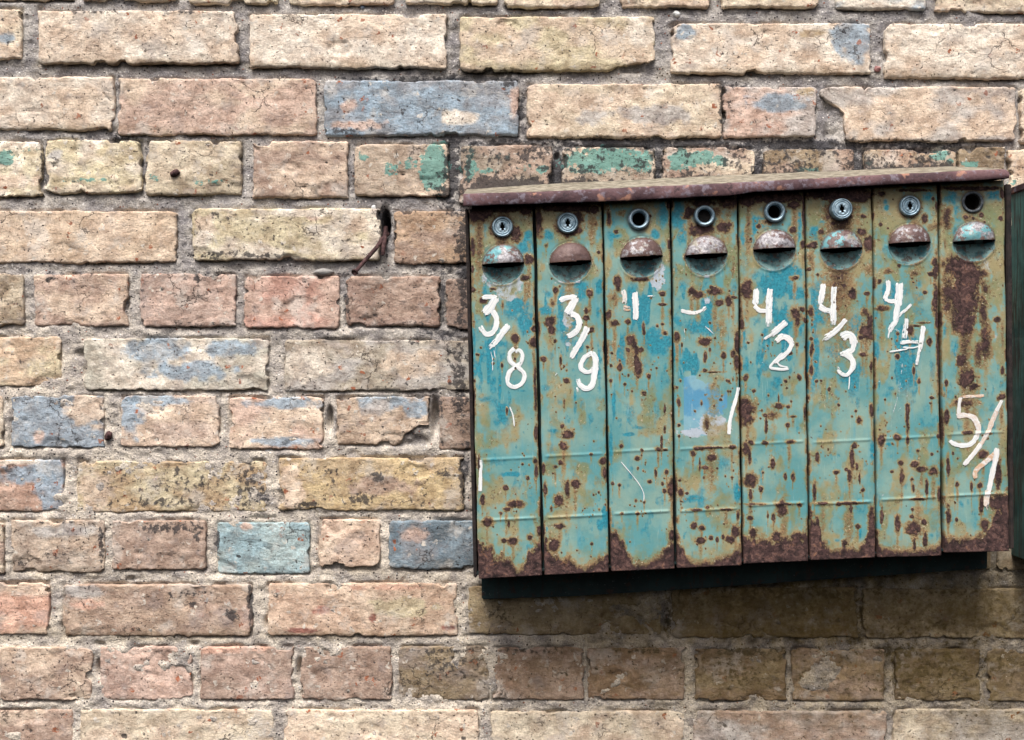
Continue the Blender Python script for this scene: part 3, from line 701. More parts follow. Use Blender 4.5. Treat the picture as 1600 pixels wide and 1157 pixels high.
def lump(name, px, py, r, depth, mat, parent, sx=1.0, sz=1.0, rot=0.0, seed=0, label=None):
    bm = bmesh.new(); bmesh.ops.create_icosphere(bm, subdivisions=3, radius=1.0)
    q = random.Random(seed); off = q.uniform(0, 50)
    V = []
    for v in bm.verts:
        k = 1 + .22 * float(vn(v.co.x * 1.6 + off, v.co.z * 1.6 + v.co.y, 3)) + .1 * float(vn(v.co.x * 4 + off, v.co.z * 4 + v.co.y * 3, 5))
        x, z = v.co.x * k * sx, v.co.z * k * sz
        x, z = x * math.cos(rot) - z * math.sin(rot), x * math.sin(rot) + z * math.cos(rot)
        V.append((float(wx(px)) + x * r * S, depth * -.001 + v.co.y * k * r * S * .8, float(wz(py)) + z * r * S))
    F = [tuple(v.index for v in f.verts) for f in bm.faces]; bm.free()
    return mesh_obj(name, V, F, mat, parent, label=label)

for n, (x, y, r, m, sx, sz) in enumerate([(1058, 20, 5.5, "white", 1, 1), (607, 808, 6, "slate", 1, .8), (1373, 107, 5, "red", 1, 1), (505, 425, 11, "grey", 1.5, .55), (1332, 86, 5, "white", 1.1, .7),
        (1272, 86, 5, "white", 1.3, .5), (507, 902, 4, "red", 1, .9), (408, 906, 4, "slate", 1, .8), (667, 901, 4, "slate", 1.2, .6), (20, 806, 4, "slate", 1, .7), (770, 1001, 6, "slate", 1.4, .5),
        (583, 324, 4, "white", 1, 1), (420, 709, 8, "white", 1.3, .8), (566, 10, 4, "slate", 1, .8), (566, 393, 10, "grey", 1.2, .5), (1085, 979, 5, "grey", 1, 1.2)]):
    lump("pebble", x, y, r, -6 if n not in (3, 14) else -6, PEB[m], wall, sx, sz, seed=n)

# iron left in the wall
def tube(pts, rad, n=10):
    V, F = [], []
    P = [Vector(p) for p in pts]
    for i, p in enumerate(P):
        t = (P[min(i + 1, len(P) - 1)] - P[max(i - 1, 0)]).normalized()
        a = t.cross(Vector((0, 0, 1))); a = a.normalized() if a.length > 1e-4 else Vector((1, 0, 0)); b2 = t.cross(a)
        for j in range(n):
            th = 2 * math.pi * j / n
            rr = rad[i] * (1 + .12 * float(vn(i * .7, j * .9, 4)))
            V.append(p + (a * math.cos(th) + b2 * math.sin(th)) * rr)
    for i in range(len(P) - 1):
        for j in range(n): F.append((i * n + j, i * n + (j + 1) % n, (i + 1) * n + (j + 1) % n, (i + 1) * n + j))
    F.append(tuple(range(n))); F.append(tuple(reversed(range((len(P) - 1) * n, len(P) * n))))
    return V, F

def W3(u, v, y): return (float(wx(u, y)), y, float(wz(v, y)))
def tagged(o, label, cat, group=None):
    o["label"] = label; o["category"] = cat
    if group: o["group"] = group
    return o
V, F = tube([W3(606, 366, .012), W3(598, 374, .0), W3(588, 388, -.014), W3(570, 408, -.030), W3(558, 422, -.038), W3(555.5, 424.5, -.0395), W3(555, 425, -.040), W3(553.5, 426.5, -.042)],
            [.0030, .0030, .0028, .0026, .0024, .0025, .0044, .0042])
tagged(mesh_obj("nail", V, F, M_RUST, None, origin=W3(606, 366, 0)), "long bent rusty nail drooping from the hole beside the yellow brick", "nail")
V, F = tube([W3(603, 356, .014), W3(601, 372, .001), W3(599, 386, -.006), W3(598, 397, -.009), W3(598, 399, -.010)], [.0030, .0031, .0032, .0028, .0016])
tagged(mesh_obj("iron_stub", V, F, M_RUST, None, origin=W3(603, 356, 0)), "thick short rusty iron stub in the hole behind the bent nail", "iron stub")
tagged(lump("nail_stub", 274, 271, 6.8, 1, M_RUST, None, 1.2, .8, .3, 21), "rusty nail stub in the middle of a pitted buff header brick", "nail")
tagged(lump("iron_stub", 169, 682, 6.5, 1, M_RUST, None, .75, 1.25, -.4, 22), "small dark iron stub at the right corner of the blue-grey brick", "iron stub")

# ------------------------------------------------------------------ the mailbox bank
YD = -0.100                       # door face
bank = empty("mailbox_bank", (float(wx(1150, -0.05)), -0.05, float(wz(930, -0.02))),
             "battered turquoise bank of eight narrow mailboxes with hand-painted numbers on the brick wall", "mailbox")

GT = [734, 837, 943.5, 1050, 1155, 1260, 1365.5, 1468.5]          # left edges of the doors at the top
GR = [832.5, 940, 1046.5, 1152, 1257, 1362.5, 1465.5, 1569]        # right edges at the top
GB = [748, 851.5, 955, 1058, 1162.5, 1266.5, 1371.5, 1476.5]
GC = [847, 951.5, 1053.5, 1158.5, 1263, 1367.5, 1470.5, 1577]
TOP = [(327, 321.5), (320, 315.5), (315, 311), (310, 304), (304, 299), (299, 294), (293, 288), (287, 282)]
BOT = [(905, 899.5), (899, 894), (893, 889), (888, 884), (881, 877), (876, 871.5), (871.5, 868.5), (864, 861.5)]
RIB = [(717, 811.5), (711, 807), (704, 801), (700, 797), (692, 788), (689.5, 786), (684, 779), (677, 773)]
LOCK = [(785, 355), (887, 349), (998, 343), (1100.5, 338), (1210, 331.5), (1313, 328), (1421, 322.5), (1519.7, 316)]
SLOT = [(786, 413), (891, 410), (1002, 402), (1103.5, 399), (1210, 390), (1314.5, 389.5), (1421, 381), (1522, 377)]
SLO = -0.05

FR = {'A': (720, 440, 5.258), 'B': (940, 440, 5.258), 'C': (1150, 440, 5.258), 'D': (1340, 440, 5.258), 'a': (720, 250, 5.258), 'b': (940, 250, 5.258), 'c': (1150, 250, 5.258), 'd': (1340, 250, 5.258),
      'E': (720, 640, 3.857), 'F': (1000, 640, 3.857), 'G': (1300, 640, 3.857)}
def Zp(fr, x, y):
    ox, oy, s = FR[fr]; return ox + x / s, oy + y / s

RUST = {
 'A': "190,155,25,20 345,190,12,35,.6 445,465,30,35 165,545,12,12 130,600,10,10 145,603,8,8 265,675,10,12 340,690,10,20 445,635,12,12 450,710,14,14 600,500,30,40 115,820,12,20 378,1065,8,25 610,390,20,20 112,330,8,8 105,70,18,18 775,75,25,25 1060,95,30,35 1030,240,15,25 1030,300,26,26 735,330,42,42 745,400,36,50 775,490,15,20 820,650,10,30 870,815,28,25 1075,395,25,25 1040,540,10,10 805,545,7,7 680,640,20,20 775,945,8,8 850,1000,10,60,.6 640,380,10,80,.8 755,180,30,40,.6 615,950,14,160,.75 610,800,10,90,.8 115,950,12,160,.75",
 'B': "135,20,20,60 105,340,42,32 215,335,20,25 240,485,36,36 285,560,20,60 268,520,26,40 282,625,18,50 290,665,26,50 320,560,20,20 300,720,34,80 385,780,18,20 150,705,18,25 350,920,26,26 190,845,12,12 85,590,12,12 75,690,14,14 75,815,12,12 80,930,8,8 520,425,18,18 500,350,15,15 500,190,35,12 520,1050,8,40 215,560,20,20 350,420,12,25 345,380,8,30 60,270,25,40 450,710,8,8 535,735,8,8 100,140,60,90,.5 260,620,70,130,.45 250,900,10,10 735,80,18,30 790,110,40,25 930,80,42,36 900,45,15,15 1050,75,10,10 960,175,36,30 1045,160,25,40 1080,130,30,12 850,495,50,35 930,465,15,15 890,560,12,14 850,620,12,40 620,460,30,45 660,525,8,20 850,730,15,12 920,745,100,8,.7 1000,610,20,30 1080,590,25,40 1115,500,25,120 1110,660,20,60 675,670,7,7 635,990,15,30 620,870,9,9 980,970,12,12 1060,905,8,8 1040,900,8,8 1030,815,10,10 890,340,8,8 690,395,8,8 820,1000,8,20 990,400,50,260,.36 25,560,14,60",
 'C': "85,70,45,75 50,350,20,50 490,265,46,45 505,330,15,40 570,320,20,24 215,440,10,10 100,505,14,14 380,445,8,8 500,520,14,16 450,590,14,14 80,790,20,30 410,820,20,20 520,790,20,24 440,790,10,10 375,850,8,8 420,875,15,12 145,900,12,12 455,985,10,10 345,1025,40,25 425,1030,20,16 350,960,5,40 240,1100,20,14 300,1100,80,60,.55 470,1110,25,10 80,1050,55,80 570,1080,15,60 540,230,20,20 950,95,36,50 885,35,12,12 1075,100,20,14 615,250,25,50 1070,420,55,80 1030,460,30,24 1100,330,30,60 1040,600,25,15 660,820,15,18 765,885,12,20 845,1015,10,10 985,1065,10,10 955,1110,8,8 620,560,20,60 615,470,15,15 620,720,12,40 1110,700,15,60 1115,1060,20,50 1010,1140,20,15 790,930,10,20,.6 700,815,8,8 1060,250,40,60,.6",
 'D': "200,220,60,25,.8 330,430,10,10 325,615,20,22 460,730,10,40 505,820,12,25 590,490,25,35 430,400,25,40 540,340,60,10,.8 480,365,40,10,.8 640,150,20,100 655,300,18,100 670,600,20,250 410,1060,20,80 610,955,20,12 550,90,15,12 310,920,8,8 225,970,8,8 600,1000,10,10 880,120,105,200,1.4 870,330,76,90,1.3 850,650,50,60 900,800,66,80,1.2 1050,500,46,150,.75 1030,250,40,180,.75 990,600,40,110,.7 950,860,60,40 800,250,50,150,.7 1150,310,25,20 1180,950,40,30 1190,730,15,30 740,100,50,150,.7 730,830,15,30 880,1000,120,50,.62 1190,450,20,300,.45",
 'E': "270,470,15,18 330,570,40,18 275,600,25,15 240,625,10,8 372,330,8,8 403,415,12,15 160,680,30,24 290,690,8,30 260,790,15,12 315,795,25,20 415,770,18,22 475,730,15,25 450,310,18,25 455,140,12,50 455,370,8,40 610,100,15,14 640,150,35,25 620,220,35,30 570,345,15,15 600,320,12,15 555,385,8,8 510,480,10,40 590,550,22,28 640,480,25,60,.8 690,445,30,25 545,600,10,25 595,705,35,20 560,815,30,35 515,790,12,20 855,310,25,20 870,380,10,30 700,850,8,8 790,810,8,10 785,270,10,8 500,360,10,30 965,222,10,10 1090,245,10,10 1065,295,15,14 955,455,12,12 915,445,10,10 1055,548,8,8 1065,628,15,10 970,628,10,8 1140,435,10,10 110,330,8,60 130,545,14,30",
 'F': "150,120,10,30 130,200,8,40 110,240,15,12 155,243,18,10 95,385,8,25 160,378,10,14 135,445,10,14 195,470,25,60 150,490,12,15 60,435,10,10 190,760,15,35 25,560,10,10 235,95,8,10 235,160,8,12 320,265,18,18 355,235,30,12 430,230,80,8 555,228,20,14 435,290,22,18 360,330,6,50 390,350,20,10 385,410,8,14 240,428,10,10 245,500,15,20 280,505,12,8 555,410,8,8 465,355,8,8 405,590,15,12 340,605,30,8,.8 520,603,40,8 325,700,18,18 372,715,18,12 365,790,30,22 430,775,12,12 465,785,10,18 500,765,10,18 545,785,25,20 575,735,30,45 590,640,10,30 400,80,15,40,.7 650,40,35,60 665,200,15,12 750,200,22,14 900,195,25,12 640,240,20,30 660,280,10,60 665,420,35,45 665,510,10,50 800,320,16,40 730,480,12,15 740,380,8,8 875,405,10,20 920,405,10,20 760,90,10,60 680,570,70,8,.7 870,570,60,10 960,575,14,12 855,600,25,40 805,650,14,28 665,655,20,12 680,740,30,40 825,765,28,35 950,770,45,25 690,790,10,10 770,640,6,25 890,95,10,12 1070,285,15,30 1050,500,12,50 1100,565,50,10",
 'G': "130,220,18,20 120,300,12,60 105,390,15,50 85,360,10,10 25,380,14,10 150,345,8,20 165,420,6,30 185,485,14,14 100,565,70,10 40,570,15,10 115,600,8,30 155,705,14,16 80,810,22,35 205,785,10,12 240,680,20,80 165,60,20,30,.8 295,185,22,40 395,168,16,14 455,80,12,90 455,190,10,30 520,250,14,14 600,270,8,8 415,320,14,16 420,400,18,50 495,330,25,20 540,360,30,14 480,420,12,14 490,475,6,20 610,375,35,35 570,470,10,50 360,375,10,8 520,540,60,8 645,520,12,40 300,640,12,80 395,690,18,55 490,720,40,40 480,645,14,14 550,680,18,18 560,790,12,40 497,810,10,50 485,600,8,12 640,160,10,16 690,50,15,50 820,140,25,10 730,265,8,12 700,350,10,60 755,450,16,18 890,460,18,18 1000,380,18,80 700,640,20,60 750,665,8,12 920,700,22,30 900,580,15,60 1010,560,60,50 1040,650,40,80 740,560,8,10 910,270,25,22 1000,460,15,30 840,470,8,30",
 'a': "150,440,90,50,1.2 540,410,60,56,1.1 340,400,150,30,1.3 340,560,105,105 450,610,50,70 100,720,18,80,.8 95,900,15,40 95,1070,20,30 560,820,46,50 530,970,36,26 880,395,230,28,1.2 1080,410,80,40,1.1 890,560,105,70 640,510,30,120,.8 960,480,60,80,.8 780,1070,25,25 1055,1090,28,30 700,700,20,20,.7 1130,760,14,14 1110,520,30,60,.5 260,1060,30,12,.8",
 'b': "720,440,50,60 830,560,120,60 1000,550,60,46 760,600,50,40 830,350,110,36 1040,340,80,60,.9 950,420,60,60,.5 120,590,20,16 400,460,18,20 560,370,30,44 60,480,15,60 160,440,50,30,.45 560,690,20,50 850,600,120,60,.5 740,1080,40,40 930,1080,50,30 130,1000,40,50 500,1100,26,20 1080,900,16,100,.5 320,980,70,24 690,800,20,30,.7 470,860,20,40,.5",
 'c': "300,300,290,50,1.4 100,330,60,50,1.2 480,370,60,40,1.1 185,550,18,18 470,575,25,24 550,690,25,40 560,430,15,200 260,510,60,30,.7 850,280,290,46,1.4 860,430,112,100,.9 1050,465,28,22 1030,590,40,30 1090,690,36,50 700,590,28,24 630,700,44,30 600,900,20,20 670,940,12,12 800,520,20,16 120,650,14,14 480,970,30,18 90,1040,45,60 950,1090,36,50 1080,900,50,60,.45 890,1030,14,14 610,800,40,60,.5 1000,320,80,30",
 'd': "430,390,112,112,.55 550,480,25,40 620,320,15,15 650,380,12,40 200,280,30,20 640,880,30,120 600,940,20,16 340,870,20,20 470,930,60,30,.6 260,910,44,30,.55 180,1000,20,24 300,640,60,50,.6 190,530,12,14 250,560,12,12 620,560,50,50,.5 890,470,25,20 950,480,15,12 1020,455,20,20 1045,510,15,15 1170,480,20,20 730,480,40,90,.7 1190,280,20,60 850,880,120,80,1.2 900,1000,110,150,1.4 740,900,50,60,.7 990,930,70,40,.75 1050,1050,50,70,.75 1000,740,24,24,.6 720,700,20,80,.6 480,250,160,14,.9 950,235,240,16,1.0 1080,620,30,40,.6",
}
BLUEP = {
 'a': "180,580,36,70,.7 530,700,60,70 560,620,30,30 720,620,40,34 490,450,20,70,.5 200,740,60,30,.5 900,640,14,60,.5 1140,1040,30,50 720,1100,60,40,.6 920,1060,70,50",
 'A': "480,200,100,60 540,330,60,100 340,520,80,60,.7 320,900,14,200,.7 110,470,15,250,.7 980,80,70,60 860,350,80,80 700,240,50,30 940,960,14,150,.7 200,970,70,30,.7 420,250,60,60,.8 1130,250,20,60,.6 500,900,60,10,.6 150,560,60,60,.5 870,480,60,50,.7 100,700,20,120,.6 1150,750,14,90,.6",
 'b': "440,610,34,36 510,430,44,120,.8 640,440,56,120 110,625,40,18 670,630,40,60 1240,540,60,70 600,900,30,60,.6 500,720,26,60,.6 450,1000,20,90,.8",
 'B': "470,520,110,80 420,450,60,60 400,80,14,90 790,360,90,60 900,380,60,50 620,330,40,60,.7 700,630,40,40,.6 100,1000,16,140,.8 470,680,60,60,.5 60,90,14,40,.6 1180,700,30,60,.6 1080,60,20,40,.4",
 'c': "200,520,80,50 510,500,56,70 490,630,40,40 90,640,60,60 330,1020,120,100 450,930,80,60 720,520,30,30 660,600,60,50 800,1000,90,80 960,560,40,30 160,960,60,60,.6 1060,400,40,30,.5 60,900,40,100,.5 760,960,60,40,.7",
 'C': "330,60,120,60 500,100,60,50 420,300,60,80 230,700,50,50,.7 330,830,50,60,.7 90,680,20,80,.7 750,60,110,60 700,260,90,80 980,360,80,80 820,560,80,60 930,790,60,50 750,900,10,150,.6 640,400,40,60,.7 840,160,30,40,.8 300,240,60,40,.7 1080,820,14,120,.6 560,460,30,60,.5",
 'd': "240,390,18,22 560,290,50,50,.8 770,300,60,60 830,440,40,60,.9 1110,270,70,60 1000,600,40,40 490,1020,40,40 400,1090,40,40,.6 230,350,20,30,.7 800,580,20,40,.7 580,730,14,40,.8 800,720,24,30,.8 1110,720,20,30,.8",
 'D': "500,130,50,60,.8 290,80,20,50 170,450,20,60,.6 400,770,30,60,.6 180,850,10,60,.7 280,880,40,20,.6 500,240,60,40,.6 170,1080,10,60,.7 600,700,20,80,.6",
 'E': "250,30,60,100,.7 310,390,60,14,.9 870,640,18,70 840,700,18,40,.9 905,250,12,120,.8 1010,150,34,10,.9 1080,110,40,10,.7 560,130,40,14,.7 150,250,30,14,.5 910,700,14,120,.7 515,720,8,14",
 'F': "500,330,80,60,.6 590,500,25,70,.8 330,540,80,30,.7 20,100,30,30,.4 240,560,14,60,.6 640,310,14,30,.7 1045,560,10,50,.8 1130,800,20,14,.8",
 'G': "245,250,16,70,.9 105,770,18,18,1.1 170,740,10,40,.7 340,210,18,10,.8 30,790,16,10,.7 330,520,60,30,.4 690,400,8,60,.7 600,760,20,20,.6 780,570,20,30,.6",
}
CHALK = [(790, 448, 26, 9, 1), (800, 440, 22, 8, .9), (792, 460, 16, 9, .9), (808, 428, 8, 14, .9), (757, 432, 5, 10, .9), (890, 440, 26, 4, .7), (1030, 430, 8, 22, .9), (1025, 442, 10, 8, .8), (886, 500, 8, 14, .8), (887, 538, 5, 4, .7),
         (1005, 444, 14, 4, .4), (1100, 432, 20, 3, .7), (1320, 421, 22, 3, .7), (1210, 421, 20, 3, .5), (1425, 412, 20, 4, .7), (1540, 415, 14, 14, .7), (1536, 425, 6, 16, .6), (1560, 525, 10, 8, .5),
         (1104, 470, 8, 8, .6), (1112, 664, 22, 16, .95), (1090, 676, 30, 7, .85), (1106, 650, 12, 10, .6), (1395, 570, 4, 60, .35), (1385, 775, 20, 4, .5), (1430, 770, 8, 3, .5), (1345, 800, 14, 12, .3), (1395, 800, 16, 14, .35)]
HPROF = np.array([(740, 60), (748, 60), (765, 52), (778, 30), (795, 25), (808, 8), (818, 12), (828, 42), (848, 48), (851, 50), (862, 35), (875, 22), (890, 26), (902, 8), (915, 6), (930, 14), (952, 28), (955, 55), (963, 58), (980, 25), (990, 9), (1010, 7), (1030, 18), (1045, 35), (1055, 42), (1058, 45), (1066, 38), (1072, 12), (1085, 5), (1115, 6), (1135, 15), (1150, 24), (1160, 32), (1163, 42), (1180, 36), (1200, 30), (1215, 34), (1240, 38), (1264, 40), (1267, 60), (1280, 55), (1284, 25), (1300, 12), (1320, 14), (1340, 12), (1352, 20), (1360, 50), (1369, 55), (1372, 18), (1385, 12), (1400, 8), (1440, 7), (1460, 12), (1471, 22), (1476, 22), (1490, 20), (1520, 18), (1540, 28), (1555, 55), (1566, 75), (1577, 80)], float)

def parse(dct):
    out = []
    for fr, txt in dct.items():
        s = FR[fr][2]
        for w in txt.split():
            p = [float(q) for q in w.split(',')]
            x, y = Zp(fr, p[0], p[1])
            out.append((x, y, p[2] / s, p[3] / s, p[4] if len(p) > 4 else 1.0))
    return out
RUSTS, BLUES = parse(RUST), parse(BLUEP)

def blobs(x, y, lst, wob, k=0.7, drip=False):
    f = np.zeros_like(x)
    x0, x1 = x.min(), x.max()
    for n_, (cx, cy, rx, ry, s) in enumerate(lst):
        kk = k * (.55 + .95 * ((n_ * .618034) % 1)) if drip else k
        if cx + 3 * rx < x0 or cx - 3 * rx > x1: continue
        m = np.abs(y - cy) < 3.5 * ry + 4
        d2 = (np.sqrt(((x[m] - cx) / rx) ** 2 + ((y[m] - cy) / ry) ** 2) + wob[m])
        f[m] = np.maximum(f[m], s * np.exp(-kk * np.clip(d2, 0, 9) ** 2))
        if drip and n_ % 3:
            g = 1 + 1.6 * ((n_ * .754877) % 1)
            cy2, ry2, rx2 = cy + ry * 1.1 + rx * g, ry * .9 + rx * 1.5 * g, max(rx * .4, .7)
            m = np.abs(y - cy2) < 3 * ry2
            d2 = np.sqrt(((x[m] - cx) / rx2) ** 2 + ((y[m] - cy2) / ry2) ** 2)
            f[m] = np.maximum(f[m], .42 * s * np.exp(-.5 * d2 ** 2))
    return f

def door_fields(i, x, y, u):
    """u = 0..1 across; returns attributes"""
    wob = .55 * fbm(x / 6, y / 9, 4, i, .7) + .22 * fbm(x / 2.2, y / 2.6, 2, i + 3)
    R = blobs(x, y, RUSTS, wob, .85, True)
    yb = BOT[i][0] + (BOT[i][1] - BOT[i][0]) * u
    hb = np.interp(x, HPROF[:, 0], HPROF[:, 1]) * (1 + .5 * fbm(x / 7, y / 14, 4, i, .65)) + 1
    R = np.maximum(R, np.clip(.5 + (hb - (yb - y)) / 30, 0, 1.2) * (hb > (yb - y) - 30))
    w = GC[i] - GB[i]
    dl, dr = u * w, (1 - u) * w
    en = .5 + .5 * fbm(x / 12, y / 26, 4, 7 + i)
    R = np.maximum(R, .62 * np.exp(-(dl / (1.2 + 4 * en)) ** 1.3) * sstep(.45, .72, en))
    R = np.maximum(R, .66 * np.exp(-(dr / (1.2 + 5 * en)) ** 1.3) * sstep(.42, .7, .5 + .5 * fbm(x / 10, y / 20, 4, 9 + i)))
    n = np.random.default_rng(40 + i)
    extra = [(n.uniform(GT[i], GC[i]), n.uniform(300, 890), *(lambda r: (r, r * n.uniform(1, 1.5)))(n.uniform(.5, 1.5)), n.uniform(.6, 1.0)) for _ in range(45)]
    for _ in range(4):      # clusters of fine specks
        qx, qy = n.uniform(GT[i] + 8, GC[i] - 8), n.uniform(430, 860)
        extra += [(qx + n.normal(0, 6), qy + n.normal(0, 10), *(lambda r: (r, r * n.uniform(1, 1.8)))(n.uniform(.4, 1.5)), n.uniform(.5, 1.0)) for _ in range(9)]
    R = np.maximum(R, blobs(x, y, extra, wob * .3, .7, False))
    Bm = blobs(x, y, BLUES, .45 * fbm(x / 7, y / 8, 3, i + 2), .5)
    Bm = np.maximum(Bm, .8 * sstep(.0, .42, fbm(x / 20, y / 70, 4, i + 6)) * sstep(400, 470, y) * sstep(700, 560, y))
    Bm = np.maximum(Bm, .5 * sstep(.05, .5, fbm(x / 12, y / 24, 4, i + 9)))
    # stain: big soft olive drift, stronger high up
    st = sstep(-.12, .36, fbm(x / 22, y / 40, 4, i + 5) + .26 * sstep(520, 340, y)) * (.97 - .17 * sstep(400, 600, y))
    st = np.maximum(st, .7 * np.exp(-np.minimum(dl, dr) / 7) * en)
    st = np.maximum(st, .55 * sstep(70, 12, yb - y))
    st = st * (1 - .85 * np.clip(Bm * 1.4 - .2, 0, 1))
    lab = np.zeros_like(x)
    if i == 3:      # scrap of a glued label, torn at the top and right
        dd = np.maximum(np.maximum(1068.5 - x, x - 1137), np.maximum(y - 681, 586 + .45 * np.abs(x - 1078) - y + 5 * fbm(x / 6, y / 6, 3, 4)))
        lab = sstep(1.6, -1.6, dd) * np.clip(1.15 - .75 * sstep(1098, 1128, x) + .7 * fbm(x / 9, y / 11, 4, 2), 0, 1.2)
    ch = blobs(x, y, CHALK, .4 * fbm(x / 5, y / 5, 3, 4), .6)
    # dark line in the crease round the pressing; grime round the lock
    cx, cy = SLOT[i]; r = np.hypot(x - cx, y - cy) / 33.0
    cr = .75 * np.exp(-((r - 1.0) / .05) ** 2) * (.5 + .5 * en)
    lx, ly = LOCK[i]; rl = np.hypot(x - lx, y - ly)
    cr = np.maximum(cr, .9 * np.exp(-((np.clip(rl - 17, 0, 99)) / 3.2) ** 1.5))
    rim = np.zeros_like(x)
    a1 = np.stack([R, Bm, st], -1).astype(np.float32); a2 = np.stack([cr, lab, ch], -1).astype(np.float32)
    return a1, a2

def door_height(i, x, y, u, R=None):
    """height of the sheet in mm, outward positive"""
    h = 1.3 * fbm(x / 60, y / 120, 3, i) + .25 * fbm(x / 18, y / 22, 2, i + 2)
    w = GC[i] - GB[i]
    dl, dr = u * w, (1 - u) * w
    tp = sstep(3, 10, dl) * sstep(3, 10, dr)
    for k in (0, 1):
        yr = RIB[i][k] + SLO * (x - (GB[i] + GC[i]) / 2)
        h = h + (1.15 if k else .8) * np.exp(-((y - yr) / 1.9) ** 2) * (1 + .35 * fbm(x / 9, y * 0, 2, i)) * tp
    cx, cy = SLOT[i]
    yl = cy + SLO * (x - cx)
    r = np.hypot((x - cx) / 33.0, (y - yl) / np.where(y < yl, 31.0, 32.0))
    dome = np.clip(1 - r * r, 0, 1) ** .72
    h = h + np.where(y < yl, 11.0 * dome * (1 + .16 * fbm(x / 16, y / 14, 3, i + 4)), -8.5 * dome)
    h = h + .8 * np.exp(-((r - 1.06) / .05) ** 2) * (y > yl)     # rolled rim of the lower half
    h = h - 1.5 * np.exp(-np.minimum(dl, dr) / 1.6)
    if R is not None: h = h + .45 * sstep(.42, .6, R) * fbm(x / 3, y / 3, 2, 6)
    return h

def lathe(cx, cy, y0, prof, n=40, tilt=(0, 0)):
    """prof: (radius px, height mm outward); axis along the wall normal at pixel cx, cy on plane y0"""
    X0, Z0 = float(wx(cx, y0)), float(wz(cy, y0)); k = S * (D + y0) / D
    V, F = [], []
    for r, h in prof:
        for j in range(n):
            th = 2 * math.pi * j / n
            a, b2 = r * k * math.cos(th), r * k * math.sin(th)
            V.append((X0 + a, y0 - h * .001 + tilt[0] * a + tilt[1] * b2, Z0 + b2))
    for i in range(len(prof) - 1):
        for j in range(n): F.append((i * n + j, i * n + (j + 1) % n, (i + 1) * n + (j + 1) % n, (i + 1) * n + j))
    return V, F

def keyed_core(cx, cy, y0, R0, h, rot, n=48):
    """flat lock core with a real keyhole sunk into it"""
    X0, Z0 = float(wx(cx, y0)), float(wz(cy, y0)); k = S * (D + y0) / D
    def hole(th):
        c, s = math.cos(th - rot), math.sin(th - rot)
        best = 0
        for (hw, hh) in ((1.7, 6.0), (3.3, 2.4)):
            t = min(hw / max(abs(c), 1e-4), hh / max(abs(s), 1e-4)); best = max(best, t)
        return best
    V, F = [], []
    rings = [("R", 1.0, h - 1.2), ("R", .93, h), ("R", .80, h), ("R", .76, h - .5), ("R", .70, h), ("H", 1.12, h - .1), ("H", 1.0, h - .6), ("H", .95, h - 6)]
    for kind, f, hh in rings:
        for j in range(n):
            th = 2 * math.pi * j / n
            r = R0 * f if kind == "R" else hole(th) * f
            V.append((X0 + r * k * math.cos(th), y0 - hh * .001, Z0 + r * k * math.sin(th)))
    for i in range(len(rings) - 1):
        for j in range(n): F.append((i * n + j, i * n + (j + 1) % n, (i + 1) * n + (j + 1) % n, (i + 1) * n + j))
    F.append(tuple(range((len(rings) - 1) * n, len(rings) * n)))
    return V, F

def bore(cx, cy, y0, r, front, depth, parent):
    V, F = lathe(cx, cy, y0, [(r, front), (r, -depth), (r * .9, -depth)], 32)
    F.append(tuple(range(64, 96)))
    mesh_obj("lock_bore", V, F, M_HOLE, parent)

